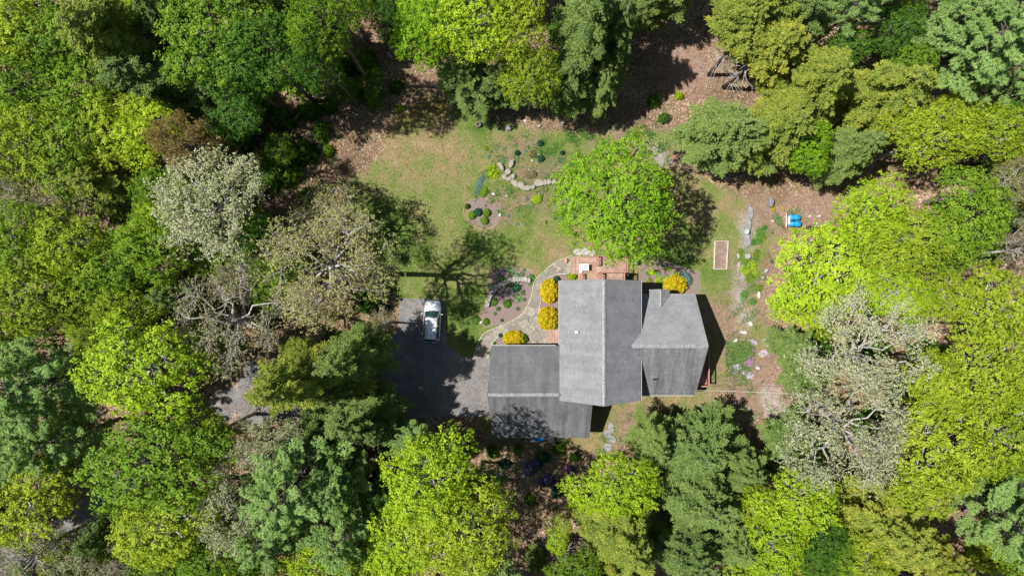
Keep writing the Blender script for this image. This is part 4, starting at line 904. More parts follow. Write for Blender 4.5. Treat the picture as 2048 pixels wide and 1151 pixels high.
# blue barrels on a stand
t0 = P(1588, 441)
rg = random.Random(5)
for i, (py, nm) in enumerate(((434.5, 'upper of the two bright blue barrels lying on their sides'), (447.5, 'lower of the two bright blue barrels lying on their sides'))):
    c = P(1589 + i, py, 0.7)
    mb = MB(); xs = [-.60, -.585, -.52, -.3, -.28, -.26, 0, .26, .28, .3, .52, .585, .60]; rs = [.20, .27, .295, .31, .325, .31, .315, .31, .325, .31, .295, .27, .20]
    mb.tube([(x, 0, 0) for x in xs], rs, 20); o = mb.build('blue_barrel', M['blue'], None, True); o.location = (c.x, c.y, 0.62); tag(o, nm, 'barrel', 'blue barrels')
    MB().tube([(-.6, .12, .05), (-.66, .12, .05)], [.04, .04], 8).build('bung', M['pipe'], o); MB().tube([(-.6, -.1, -.05), (-.64, -.1, -.05)], [.04, .04], 8).build('bung', M['pipe'], o)
    MB().box((0, 0, .325), (.34, .3, .02)).build('hatch', plain('hatch_blue', (0.02, 0.25, 0.45), (0.04, 0.36, 0.6), 9, 0.5), o)
t = empty('barrel_stand', t0, 'low timber stand under and left of the blue barrels', 'stand')
c = P(1589, 441, 0.3) - t0
for x in (-.4, .4): MB().box((c.x + x, c.y, 0.26), (0.1, 1.35, 0.08)).build('cross_bar', M['timber'], t)
for x in (-.4, .4):
    for y in (-.6, .6): MB().box((c.x + x, c.y + y, 0.11), (0.1, 0.1, 0.22)).build('leg', M['timber'], t)
MB().box((c.x - .78, c.y, 0.75), (0.06, .85, 0.5)).build('end_panel', M['pipe'], t)
MB().box((c.x - .98, c.y, .56), (0.12, 1.5, 0.05)).build('end_board', M['timber'], t)
# bird bath
mb = lathe(MB(), [(0.18, 0), (0.08, 0.1), (0.07, 0.55), (0.26, 0.68), (0.27, 0.72), (0.22, 0.69), (0.05, 0.66)], 18); o = mb.build('bird_bath', M['aqua'], None, True); o.location = P(1489, 464); tag(o, 'pale green bird bath left of the grey slabs', 'bird bath')
# tree stump with a hollow, fallen logs
mb = lathe(MB(), [(0.42, 0), (0.33, 0.15), (0.3, 0.42), (0.16, 0.42), (0.12, 0.2)], 12); o = mb.build('tree_stump', M['bark']); o.location = P(957, 250); tag(o, 'dark hollow stump at the top of the lawn', 'stump')
def log(a, b, r0, r1, label, mat='palebark'):
    a, b = P(*a, 0.3), P(*b, 0.3); mb = MB(); rg = random.Random(7)
    mb.tube([Vector((0, 0, 0)) + (b - a) * t + Vector((0, rg.uniform(-.1, .1), rg.uniform(-.05, .1))) for t in (0, .3, .6, 1)], [r0, r0 * .9, (r0 + r1) / 2, r1], 8)
    for k in range(4):
        q = (b - a) * rg.uniform(.3, .95); mb.tube([q, q + Vector((rg.uniform(-1, 1), rg.uniform(-1, 1), rg.uniform(.1, .6)))], [.04, .015], 4)
    o = mb.build('fallen_log', M[mat], None, True); o.location = a; tag(o, label, 'log')
log((578, 250), (636, 186), .12, .10, 'long pale fallen log in the shaded woods left of the lawn')
log((1510, 200), (1560, 178), .1, .05, 'thin fallen log under the golden hemlocks')
log((360, 215), (380, 190), .1, .05, 'short broken log in the deep shade upper left')

# ------------------------------------------------------------------ shrubs and plants
def shrub_mesh(seed, n=3200, leaf=0.14, asp=0.35, flat=0.85, radial=True, lump=0.12):
    """unit-radius bush: leaves point outward from a lumpy dome"""
    rng = np.random.default_rng(seed); d = rdir(rng, n); d[:, 2] = np.abs(d[:, 2]) * 1.0 - 0.15
    d /= np.linalg.norm(d, axis=1, keepdims=True)
    r = 0.86 + lump * np.sin(d[:, 0] * 8 + seed) * np.sin(d[:, 1] * 8 + 1) * np.sin(d[:, 2] * 7 + 2) * 1.4 + rng.uniform(-0.22, 0.08, n)
    p = d * r[:, None]; p[:, 2] = np.maximum(p[:, 2] * flat, 0.02)
    t = d + rng.normal(size=(n, 3)) * 0.45
    nn = rng.normal(size=(n, 3)) * 0.6 + UPV * 0.5 + d * 0.3 if radial else d + rng.normal(size=(n, 3)) * 0.5 + UPV * 0.4
    return leafmesh('foliage', p, nn, rng.uniform(leaf * 0.6, leaf * 1.3, n), asp, t, 0.05, rng)
SH = {'fine': [shrub_mesh(s, 6500, 0.17, 0.34, lump=0.09) for s in (1, 2)], 'leafy': [shrub_mesh(s, 1500, 0.22, 0.6, 0.8, False) for s in (3, 4)],
      'loose': [shrub_mesh(s, 420, 0.34, 0.4, 0.7, True, 0.3) for s in (5, 6, 7)], 'flat': [shrub_mesh(s, 2600, 0.14, 0.3, 0.35, True, 0.2) for s in (8,)],
      'under': [shrub_mesh(s, 2600, 0.13, 0.6, 0.8, False, 0.28) for s in (11, 12, 13)],
      'rosette': [shrub_mesh(s, 90, 0.75, 0.35, 0.6, True, 0.1) for s in (9, 10)]}
_cnt = [0]
def bush(px, py, rx, ry, h, mesh, mat, label, name='shrub', cat='shrub', group=None, zb=0.0, core=True, rot=0):
    """rx, ry in photo pixels"""
    c = P(px, py, zb + h * 0.5); _cnt[0] += 1; ms = SH[mesh]; me = ms[_cnt[0] % len(ms)]
    o = bpy.data.objects.new(name, me); COL.objects.link(o); k = (H - h * 0.5) / F
    o.location = (c.x, c.y, zb); o.scale = (rx * k, ry * k, h); o.rotation_euler = (0, 0, rot)
    if not me.materials: me.materials.append(None)
    o.material_slots[0].link = 'OBJECT'; o.material_slots[0].material = M[mat]
    return tag(o, label, cat, group)
bush(1099, 582, 20, 26, 1.7, 'fine', 'gold', 'upper of the two gold shrubs against the house front', 'gold_shrub', group='gold shrubs')
bush(1097, 637, 23, 25, 1.8, 'fine', 'gold', 'lower of the two gold shrubs against the house front', 'gold_shrub', group='gold shrubs')
bush(1028, 677, 24, 17, 1.5, 'fine', 'gold', 'gold shrub against the top wall of the garage', 'gold_shrub', group='gold shrubs')
bush(1353, 569, 26, 21, 1.7, 'fine', 'gold', 'gold shrub at the far corner of the right hand roof', 'gold_shrub', group='gold shrubs')
bush(1373, 557, 12, 17, 0.8, 'fine', 'juniper', 'blue grey juniper beside the far gold shrub', 'juniper', rot=0.5)
bush(1145, 552, 11, 8, 1.0, 'leafy', 'L', 'round bright green shrub under the deck corner', 'green_shrub')
bush(1114, 558, 7, 7, 0.7, 'leafy', 'darkplant', 'small dark green shrub behind the upper gold shrub', 'green_shrub')
bush(1048, 677, 10, 10, 0.8, 'leafy', 'G', 'small green shrub tucked right of the garage gold shrub', 'green_shrub')
bush(1112, 652, 7, 9, 0.8, 'leafy', 'G', 'dark green growth behind the lower gold shrub', 'green_shrub')
for x, y, r, mt, lb in [(934, 412, 6, 'G', 'round clipped shrub leftmost in the small lawn bed'), (944, 430, 9, 'M', 'bright clipped shrub left in the small lawn bed'), (956, 424, 9, 'darkplant', 'dark clipped shrub behind the bright ones in the small lawn bed'), (974, 425, 9, 'M', 'clipped green shrub upper right in the small lawn bed'), (969, 441, 9, 'M', 'clipped green shrub lowest in the small lawn bed')]:
    bush(x, y, r, r, 0.7, 'leafy', mt, lb, 'clipped_shrub', group='clipped shrubs of the small lawn bed')
for x, y, r, lb in [(1035, 305, 6, 'dark evergreen shrub left of the brown twiggy clump'), (1081, 286, 7, 'dark evergreen shrub nearest the top of the lawn garden'), (1082, 316, 8, 'dark evergreen shrub right of the brown twiggy clump'), (1125, 305, 5, 'small dark evergreen shrub left of the lone green tree')]:
    bush(x, y, r, r, 0.6, 'leafy', 'darkplant', lb, 'evergreen_shrub')
bush(1066, 308, 8, 8, 0.5, 'loose', 'B', 'brown twiggy clump between the dark evergreens', 'dry_shrub')
bush(985, 342, 12, 15, 0.6, 'loose', 'L', 'lime green perennial clump left of the stone row', 'perennial_clump', 'plant', rot=0.3)
bush(1074, 398, 11, 10, 0.6, 'fine', 'L', 'lime green mound at the right end of the lawn garden', 'perennial_clump', 'plant')
bush(958, 370, 7, 24, 0.3, 'flat', 'juniper', 'long low blue green mat left of the lawn garden', 'ground_juniper', rot=-0.35)
bush(968, 384, 8, 12, 0.4, 'leafy', 'M', 'green perennial clump beside the blue green mat', 'perennial_clump', 'plant', rot=-0.4)
bush(1052, 346, 20, 11, 0.45, 'loose', 'litter', 'heap of dead brown brush held by the stone row', 'brush_heap', 'brush')
bush(1060, 348, 15, 9, 0.6, 'fine', 'B', 'tangle of dry twigs on the brown brush heap', 'twig_tangle', 'brush')
for x, y, r, mt, lb in [(1497, 725, 11, 'pink', 'brightest pink phlox mound'), (1503, 716, 5, 'pink', 'small pink phlox tuft above the brightest mound'), (1475, 733, 9, 'lilac', 'white and lilac phlox mound left of the pink one'), (1471, 743, 7, 'pink', 'pink phlox strip under the white and lilac mound'), (1499, 751, 9, 'lilac', 'lowest lilac phlox mound'), (1510, 686, 6, 'lilac', 'lilac phlox tuft left of the large flat boulder'), (1505, 680, 4, 'lilac', 'small lilac phlox tuft highest on the slope'), (1509, 700, 5, 'pink', 'narrow pink phlox streak between boulder and grass'), (1530, 705, 8, 'lilac', 'thin lilac phlox spilling over the sunken boulder'), (1488, 745, 5, 'lilac', 'tiny lilac phlox tuft between two mounds')]:
    bush(x, y, r, r * 0.8, 0.22, 'loose' if mt == 'lilac' else 'flat', mt, lb, 'phlox_clump', 'flowers')
for x, y, r, mt, lb in [(1060, 938, 14, 'purple', 'large purple rhododendron in shade below the garage'), (1098, 962, 13, 'purple', 'second purple rhododendron lower right of the large one'), (1140, 943, 10, 'pink', 'pink flowering bush left of the lime tree below the house'), (1083, 966, 8, 'purple', 'small purple bush between the two rhododendrons'), (998, 955, 12, 'white_flower', 'white flowering bush beside the lime maple'), (1075, 930, 10, 'purple', 'purple flower cluster on the right of the large rhododendron')]:
    bush(x, y, r, r, 1.3, 'loose', mt, lb, 'flowering_shrub')
    bush(x + 2, y + 1, r * 0.95, r, 1.05, 'leafy', 'darkplant', 'dark leafy bush grown into the ' + ' '.join(lb.split()[:10]), 'leafy_shrub')
for x, y, r, mt in [(1024, 543, 8, 'hosta'), (1043, 548, 6, 'hosta'), (1034, 552, 7, 'hosta'), (1063, 555, 8, 'plant'), (1062, 566, 7, 'hosta'), (1005, 558, 7, 'plant'), (980, 573, 8, 'hosta'), (1033, 575, 10, 'darkplant'), (1036, 596, 8, 'hosta'), (1048, 598, 5, 'hosta'), (988, 603, 9, 'G'), (1015, 607, 9, 'G'), (996, 617, 5, 'plant'), (1004, 640, 4, 'plant'), (1036, 618, 4, 'hosta'), (990, 627, 4, 'hosta'), (972, 643, 8, 'G'), (953, 640, 9, 'G'), (1001, 670, 5, 'darkplant'), (988, 686, 4, 'plant'), (1048, 540, 4, 'hosta'), (1045, 586, 5, 'plant'), (1020, 570, 5, 'plant'), (1016, 537, 6, 'hosta')]:
    bush(x, y, r, r, 0.35, 'rosette' if mt in ('hosta', 'plant') else 'leafy', mt, 'low leafy perennial in the mulch beds beside the flagstone path', 'garden_plant', 'plant', 'perennials in the mulch beds by the path', rot=x)
for x, y, r, mt in [(1303, 543, 8, 'L'), (1297, 547, 6, 'M'), (1316, 547, 6, 'hosta'), (1333, 553, 6, 'hosta'), (1320, 559, 9, 'L'), (1300, 560, 7, 'M'), (1322, 527, 5, 'hosta'), (1338, 537, 6, 'L'), (1352, 545, 5, 'L'), (1305, 527, 4, 'M'), (1325, 570, 6, 'plant')]:
    bush(x, y, r, r, 0.35, 'rosette', mt, 'pale green perennial in the bed right of the deck', 'garden_plant', 'plant', 'perennials in the bed right of the deck', rot=x)
for x, y, r, mt in [(1522, 465, 10, 'plant'), (1517, 480, 10, 'plant'), (1525, 475, 8, 'M'), (1507, 485, 6, 'plant'), (1530, 455, 6, 'plant'), (1490, 520, 10, 'M'), (1505, 530, 10, 'L'), (1490, 540, 10, 'L'), (1500, 555, 11, 'M'), (1513, 545, 8, 'L'), (1521, 575, 8, 'M'), (1513, 515, 7, 'M'), (1490, 588, 9, 'plant'), (1487, 598, 7, 'hosta'), (1506, 603, 8, 'plant'), (1482, 503, 7, 'M'), (1515, 505, 8, 'M'), (1545, 523, 4, 'plant')]:
    bush(x, y, r, r, 0.3, 'loose', mt, 'low green weed clump in the plant beds right of the raised bed', 'garden_plant', 'plant', 'weeds in the right hand plant beds', rot=x)
rgp = random.Random(11)
for i in range(46):
    x, y = rgp.uniform(960, 1150), rgp.uniform(290, 450)
    if 1000 < x < 1135 and 325 < y < 380: continue
    bush(x, y, rgp.uniform(2.5, 6), rgp.uniform(2.5, 6), 0.2, 'rosette', rgp.choice(['plant', 'hosta', 'G', 'M', 'juniper']), 'small weed tuft in the middle lawn garden', 'weed_tuft', 'plant', 'weed tufts of the lawn garden', rot=x)
for x, y, r, lb in [(1548, 417, 4, 'yellow sprig left above the barrels'), (1568, 416, 3, 'tiny yellow sprig above the barrels'), (1604, 437, 4, 'yellow sprig touching the right end of the barrels'), (1588, 461, 7, 'lime weed below the blue barrels')]:
    bush(x, y, r, r, 0.35, 'loose', 'gold' if 'yellow' in lb else 'L', lb, 'sprig', 'plant')
# thatch-like green grass patch on the slope
def scatter_stuff(name, poly_list, n, size, asp, mat, label_kind, seed, zmax=0.06, avoid=None, up=0.8, upright=False):
    rng = np.random.default_rng(seed); out = []
    for poly in poly_list:
        X = np.array([q[0] for q in poly]); Y = np.array([q[1] for q in poly])
        px = rng.uniform(X.min(), X.max(), n); py = rng.uniform(Y.min(), Y.max(), n); s = sd_poly(px, py, poly)
        keep = s > rng.uniform(-1.0, 1.2, n) * 0.8
        if name.endswith('weeds'): keep &= (np.sin(px * 1.9 + 1.3 * np.sin(py * 1.1)) * np.sin(py * 2.3 + 1.7 * np.sin(px * 0.9)) > rng.uniform(-0.1, 0.7, n))
        for av in (avoid or []): keep &= sd_poly(px, py, av) < -0.1
        out.append(np.stack([px[keep], py[keep]], 1))
    q = np.vstack(out); m = len(q); p = np.column_stack([q, rng.uniform(0.02, zmax, m)])
    nn = UPV * up + rng.normal(size=(m, 3)) * 0.5
    td = None
    if upright: nn = rng.normal(size=(m, 3)); nn[:, 2] *= 0.3; td = UPV + rng.normal(size=(m, 3)) * 0.5
    me = leafmesh(name, p, nn, rng.uniform(size * 0.6, size * 1.3, m), asp, td, 0.1, rng)
    return tag(link(name, me, None, mat), kind='stuff')
HOUSEP = [[(5, .3), (12.4, .3), (12.4, -10.7), (5, -10.7)], [(12, -.9), (18.2, -.9), (18.2, -10.5), (12, -10.5)], [(-1.9, -6.2), (7.7, -6.2), (7.7, -15), (-1.9, -15)]]
AV = [DRIVE, PATH] + MULCH + HOUSEP + [[(dx0, dyt), (dx1, dyt), (dx1, 0), (dx0, 0)]]
FOREST = [(-64, -38), (64, -38), (64, 38), (-64, 38)]
AVR = [strip(ROAD, 3.3), strip(ROAD2, 2.3)]
tag(scatter_stuff('grass_patch', [LUSH[4]], 4500, 0.2, 0.3, M['plant'], '', 3, 0.12, up=0.8), 'thick green grass patch between the white boulders', 'grass')
tag(scatter_stuff('leaf_litter', [FOREST], 330000, 0.17, 0.6, M['litter'], '', 4, 0.07, AV + AVR + [LAWN]), 'tan dead leaves lying on the woodland floor', 'leaf litter')
WEEDZ = [W(p) for p in ([(640, 180), (700, 170), (690, 240), (640, 230)], [(700, 180), (800, 190), (790, 230), (720, 240)], [(630, 270), (700, 270), (690, 320), (640, 330)], [(560, 300), (640, 320), (640, 400), (570, 390)], [(1540, 410), (1600, 420), (1590, 470), (1540, 470)], [(1470, 490), (1540, 500), (1545, 600), (1480, 600)], [(1440, 600), (1520, 620), (1510, 680), (1440, 670)], [(1450, 760), (1570, 760), (1570, 850), (1470, 850)], [(1240, 800), (1420, 800), (1400, 850), (1260, 880)], [(1190, 820), (1260, 820), (1240, 920), (1180, 930)], [(960, 885), (1200, 885), (1200, 960), (960, 960)], [(1130, 250), (1340, 240), (1340, 290), (1130, 290)])]
GARDZ = [W([(965, 300), (1010, 270), (1130, 280), (1150, 340), (1120, 410), (1020, 420), (1010, 460), (930, 455), (925, 400), (960, 340)]), W([(1120, 262), (1340, 262), (1340, 330), (1120, 300)])]
tag(scatter_stuff('garden_weeds', GARDZ, 9000, 0.17, 0.5, M['plant'], '', 9, 0.16, [], up=0.7), 'patchy weeds and seedlings over the lawn garden', 'weeds')
tag(scatter_stuff('woodland_weeds', WEEDZ, 2600, 0.15, 0.5, M['plant'], '', 8, 0.2, HOUSEP, up=0.7), 'patchy low green weeds growing through dead leaves', 'weeds')
tag(scatter_stuff('lawn_grass', [LAWN], 260000, 0.13, 0.22, M['grass'], '', 5, 0.07, AV, up=0.3, upright=True), 'short patchy grass of the lawn', 'grass')
tag(scatter_stuff('lawn_leaves', [LAWN, FOREST, DRIVE, strip(ROAD, 3.3)], 6000, 0.13, 0.6, M['litter'], '', 6, 0.09, HOUSEP + MULCH[:1]), 'scattered dead leaves on lawn and drive', 'leaves')

# ------------------------------------------------------------------ trees
VAR = {'leafy': [gen_broad(100 + i, 'leafy') for i in range(6)], 'sparse': [gen_broad(200 + i, 'sparse') for i in range(4)], 'bare': [gen_broad(300 + i, 'bare') for i in range(3)],
       'hemlock': [gen_conifer(400 + i, 'hemlock') for i in range(5)], 'pine': [gen_conifer(500 + i, 'pine') for i in range(3)]}
KIND = {'K': ('leafy', 'bark', 'leafy_tree'),  # kind letter -> generator, bark, name
 'M': ('leafy', 'bark', 'leafy_tree'), 'Y': ('leafy', 'palebark', 'leafy_tree'), 'L': ('leafy', 'palebark', 'leafy_tree'), 'G': ('leafy', 'bark', 'leafy_tree'),
 'W': ('sparse', 'palebark', 'budding_tree'), 'S': ('sparse', 'palebark', 'budding_tree'), 'B': ('bare', 'palebark', 'bare_tree'), 'R': ('sparse', 'bark', 'budding_tree'),
 'H': ('hemlock', 'bark', 'hemlock_tree'), 'O': ('hemlock', 'bark', 'hemlock_tree'), 'P': ('pine', 'bark', 'pine_tree')}
for k, vs in VAR.items():
    for v in vs:
        for me in v:
            if not me.materials: me.materials.append(None)
tcount = [0]
def tree(px, py, rx, ry, kind, h, label, group=None, var=None, custom=None):
    i = tcount[0]; tcount[0] += 1
    st, bark, nm = KIND[kind]
    conif = st in ('hemlock', 'pine')
    zc = h * (0.62 if conif else 0.80)
    c = P(px, py, zc); k = (H - zc) / F
    vs = custom or VAR[st][(i * 7 + 3) % len(VAR[st]) if var is None else var]
    r = empty(nm, (c.x, c.y, 0), label, 'tree', group)
    q = (i * 5 + 1) % 4 if custom is None else 0
    sx, sy = rx * k / RR, ry * k / RR
    if custom is not None: sx = sy = 1
    if q % 2: sx, sy = sy, sx
    if custom is None: r.rotation_euler = (0, 0, q * PI / 2 + math.sin(i * 12.9) * 0.2)
    r.scale = (sx, sy, 1 if custom is not None else h / RH)
    for part, me in zip(('trunk', 'branches', 'crown', 'dead_branches'), vs):
        o = bpy.data.objects.new(part, me); COL.objects.link(o); o.parent = r
        s = o.material_slots[0]; s.link = 'OBJECT'; s.material = M[kind] if part == 'crown' else (M['deadwood'] if part == 'dead_branches' else M[bark])
    return r
LOOK = {'K': 'fresh green leafy tree', 'M': 'bright green leafy tree', 'Y': 'yellow green leafy tree', 'L': 'lime green leafy tree', 'G': 'deep green leafy tree', 'W': 'silvery pale budding tree', 'S': 'olive budding oak with grey limbs', 'B': 'nearly bare grey branched tree',
        'R': 'reddish budding tree', 'H': 'dark olive feathery conifer', 'O': 'golden olive feathery conifer', 'P': 'soft blue green pine'}
TREES = [
 # top left
 (40, 50, 85, 80, 'Y', 17, 'in the very top left corner'), (130, 70, 85, 90, 'M', 16, 'second from the top left corner along the top edge'), (235, 85, 85, 105, 'O', 19, 'large one near the top left, its left side tan'),
 (300, 170, 80, 75, 'H', 17, 'just below the large tan sided conifer'), (335, 40, 55, 70, 'H', 15, 'in shade between the tan sided conifer and the big bright maple'), (435, 75, 95, 95, 'M', 18, 'big round one near the top, left of the shaded woods gap'),
 (550, 25, 80, 60, 'H', 19, 'cut by the top edge above the fallen log'), (530, 110, 75, 70, 'G', 18, 'right half shaded neighbour of the big bright maple'), (655, 40, 62, 70, 'M', 22, 'by the top edge left of the dark woods gap'), (640, 120, 48, 55, 'G', 18, 'small one above the long fallen log'),
 (50, 180, 80, 80, 'M', 16, 'on the left edge, below the corner tree'), (170, 190, 75, 75, 'M', 15, 'below the tan sided conifer on its left'), (225, 260, 75, 70, 'Y', 15, 'left of the deep shade, above the reddish tree'), (300, 270, 60, 60, 'L', 15, 'directly above the reddish tree'),
 (45, 290, 80, 80, 'Y', 17, 'on the left edge a quarter of the way down'), (135, 300, 80, 80, 'M', 16, 'between the left edge and the reddish tree'), (378, 288, 62, 52, 'R', 17, 'beside deep shade, the only rust coloured one'),
 (230, 385, 72, 68, 'O', 16, 'round one left of the white blossoming tree'), (40, 385, 75, 60, 'B', 16, 'on the left edge above the middle'), (125, 395, 75, 65, 'S', 15, 'between the left edge and the round olive conifer'), (325, 395, 45, 55, 'M', 14, 'narrow one touching the white tree on its left'),
 (440, 410, 92, 100, 'W', 18, 'densely white blossoming, largest pale crown on the left'), (470, 150, 60, 70, 'G', 15, 'low and shaded below the big bright maple'), (470, 240, 50, 50, 'G', 9, 'low in deep shade above the white tree'), (560, 300, 35, 35, 'M', 4, 'small sapling on dead leaves right of the white tree'),
 (430, 200, 60, 50, 'H', 11, 'low and dark in the shade right of the tan sided conifer'), (520, 350, 30, 25, 'G', 4, 'sapling beside the right edge of the white tree'),
 # left middle
 (50, 480, 75, 70, 'M', 17, 'on the left edge at mid height'), (150, 490, 80, 65, 'Y', 17, 'one row in from the left edge, just above mid height'), (225, 540, 75, 65, 'M', 16, 'left of the round olive conifer, above it'), (310, 500, 80, 60, 'M', 16, 'saturated one below the white tree'), (330, 440, 40, 45, 'L', 14, 'small one between the white tree and round conifer'),
 (60, 590, 90, 70, 'Y', 17, 'on the left edge just below mid height'), (165, 620, 80, 65, 'O', 15, 'olive tan patch left of the yellow maple'), (260, 610, 65, 55, 'Y', 15, 'left beside the small round conifer'), (372, 592, 58, 52, 'H', 15, 'small round one right of the left maples'),
 (470, 640, 90, 100, 'B', 16, 'wide crown above the bend in the lane'), (370, 690, 42, 50, 'B', 13, 'small one left of the wide bare crown'), (500, 560, 60, 50, 'B', 13, 'between the white tree and the wide bare crown'), (90, 650, 60, 40, 'G', 12, 'shaded one above the big pine on the left'),
 (290, 735, 112, 95, 'L', 18, 'big vivid one right of the left pine'), (75, 770, 115, 100, 'P', 20, 'large one on the left edge'), (110, 880, 75, 70, 'P', 17, 'lower half of the left edge pair'), (606, 757, 86, 80, 'O', 24, 'beside the lane, left side golden'), (700, 715, 70, 60, 'H', 20, 'in shade left of the drive'), (670, 780, 60, 38, 'H', 15, 'over the shaded lane'),
 (765, 650, 28, 40, 'B', 7, 'narrow one along the left side of the drive'),
 # bottom left
 (320, 930, 120, 95, 'M', 18, 'broad one low on the left, below the vivid maple'), (400, 880, 60, 55, 'Y', 16, 'right shoulder of the broad lower left maple'), (330, 1040, 95, 80, 'Y', 17, 'below the broad lower left maple'), (50, 1000, 75, 90, 'Y', 15, 'on the left edge near the bottom'), (20, 920, 50, 60, 'G', 14, 'under the left pine on the edge'),
 (215, 1060, 50, 45, 'H', 14, 'small dark one near the bottom left'), (60, 1110, 85, 60, 'B', 15, 'in the bottom left corner'), (160, 1120, 60, 45, 'W', 13, 'on the bottom edge near the left corner'), (250, 1130, 55, 40, 'B', 13, 'on the bottom edge beside the left pale one'), (190, 1090, 50, 40, 'M', 11, 'on the bottom edge under the small dark conifer'),
 (540, 885, 72, 48, 'W', 15, 'below the bend of the lane'), (455, 1010, 60, 90, 'W', 16, 'left of the big bottom pine'), (590, 960, 95, 100, 'P', 19, 'largest one at the bottom left of the garage'), (560, 1060, 80, 60, 'P', 17, 'under the largest bottom pine'), (700, 840, 80, 60, 'H', 15, 'just left below the shaded drive'), (640, 860, 55, 55, 'H', 14, 'between the lane and the bottom pines'),
 (825, 885, 55, 38, 'P', 13, 'small one left of the garage bottom corner'), (690, 960, 60, 75, 'P', 17, 'right neighbour of the largest bottom pine'), (695, 1060, 65, 70, 'P', 17, 'near the bottom edge left of the lime maple'), (860, 955, 95, 85, 'L', 19, 'big bright one below left of the garage'), (935, 1055, 98, 88, 'Y', 19, 'golden tinged one at the bottom centre'),
 (820, 1075, 75, 80, 'L', 15, 'bottom edge beside the golden tinged maple'), (650, 1130, 80, 45, 'L', 14, 'on the bottom edge below the pines'), (440, 1120, 75, 50, 'M', 14, 'on the bottom edge left of the pines'), (760, 860, 45, 40, 'H', 12, 'low one above the small blue green pine'), (770, 1000, 45, 60, 'G', 11, 'shaded one tucked behind the lime maple'), (545, 1140, 50, 35, 'M', 13, 'on the bottom edge directly under the largest pine'),
 # bottom centre / right
 (1228, 970, 78, 62, 'L', 13, 'round one just below the slab walk'), (1115, 1065, 32, 40, 'L', 9, 'small one left of the dead spiky tree'), (1245, 1070, 90, 85, 'O', 16, 'bottom edge right of the dead spiky tree'), (1075, 1125, 28, 28, 'H', 7, 'little one at the bottom edge of the dirt track'), (1150, 1140, 60, 35, 'M', 11, 'bottom edge beneath the dead spiky tree'),
 (905, 905, 50, 38, 'H', 12, 'dark one between the garage and the big lime crown'), (955, 975, 42, 55, 'G', 12, 'shaded one under the right flank of the big lime crown'), (1385, 905, 98, 88, 'H', 12.5, 'broad one just below the right roof'), (1310, 880, 50, 55, 'H', 12, 'low one at the bottom of the house clearing'), (1410, 1000, 88, 80, 'H', 14, 'below the broad one under the right roof'), (1370, 1100, 80, 65, 'H', 15, 'bottom edge right of centre'), (1460, 1080, 55, 65, 'H', 14, 'bottom edge left of the lime pair'),
 (1590, 1000, 70, 65, 'L', 15, 'between dark conifers and the golden conifer'), (1545, 1090, 60, 65, 'L', 15, 'bottom edge left of the golden conifer'), (1620, 1110, 45, 45, 'G', 12, 'bottom edge touching the golden conifer'), (1770, 1060, 105, 85, 'O', 17, 'wide golden one at the bottom right'), (1880, 1120, 60, 45, 'O', 14, 'bottom edge beside the corner pine'),
 (1595, 880, 48, 60, 'H', 10, 'low one under the leaning pale tree'), (1615, 745, 55, 60, 'H', 9, 'bushy one at the foot of the pale leaning trees'), (1590, 690, 40, 45, 'H', 7, 'low one under the lime maple edge'), (2000, 1045, 85, 90, 'P', 19, 'in the bottom right corner'), (2035, 960, 50, 45, 'P', 17, 'on the right edge above the corner pine'),
 (1875, 890, 105, 95, 'Y', 16, 'right of the lower pale leaning tree'), (1990, 860, 80, 90, 'Y', 17, 'on the right edge in the lower half'), (1960, 740, 95, 80, 'Y', 17, 'near the right edge, right of the upper pale tree'), (1860, 770, 70, 70, 'Y', 15, 'between the two pale trees on their right'), (1830, 980, 65, 55, 'Y', 15, 'above the wide golden conifer'),
 (1660, 530, 110, 105, 'L', 12.5, 'brightest big one right of the plant beds'), (1740, 430, 75, 65, 'L', 16, 'upper shoulder of the brightest lime crown'), (1620, 592, 78, 62, 'L', 10, 'lower left lobe of the brightest lime group'), (1815, 480, 95, 70, 'Y', 16, 'right of the brightest lime crown'), (1925, 430, 88, 85, 'M', 18, 'smooth bright one near the right edge'),
 (1790, 590, 75, 60, 'L', 15, 'below right of the brightest lime crown'), (1890, 600, 70, 55, 'Y', 15, 'centre right, above the pair of pale trees'), (1980, 610, 85, 75, 'Y', 17, 'on the right edge at mid height'), (1870, 275, 85, 65, 'Y', 15, 'below the upper right pines'), (1985, 270, 75, 60, 'Y', 16, 'on the right edge under the pines'), (2020, 370, 50, 60, 'S', 16, 'on the right edge beside the smooth bright maple'), (2035, 500, 35, 60, 'B', 15, 'on the right edge, thinnest there'),
 # top right
 (1760, 190, 90, 85, 'O', 17, 'second from the upper right pines'), (1700, 300, 62, 62, 'H', 14, 'above the strip of dead leaves on the right'), (1640, 320, 35, 40, 'H', 7, 'little one above the strip of dead leaves'), (1725, 395, 24, 24, 'H', 4, 'tiny one at the end of the dirt strip'), (1940, 90, 110, 100, 'P', 20, 'largest one at the top right'), (2010, 170, 75, 60, 'P', 18, 'right edge below the top right corner'), (1880, 60, 70, 65, 'P', 18, 'top edge left of the largest top right pine'),
 (1700, 30, 80, 55, 'P', 17, 'top edge right of the golden conifers'), (1790, 60, 50, 50, 'G', 13, 'shaded gap filler between the upper right pines'), (1630, 170, 80, 80, 'O', 18, 'brightest golden one at the upper right'), (1455, 270, 100, 85, 'H', 15, 'wide one right of the lone lawn tree'), (1550, 265, 80, 80, 'O', 16, 'above the wide conifer by the lawn'),
 (1575, 50, 75, 65, 'H', 17, 'top edge above the brightest golden conifer'), (1560, 120, 42, 42, 'O', 14, 'small one behind the two bare trunks'),
 # top centre
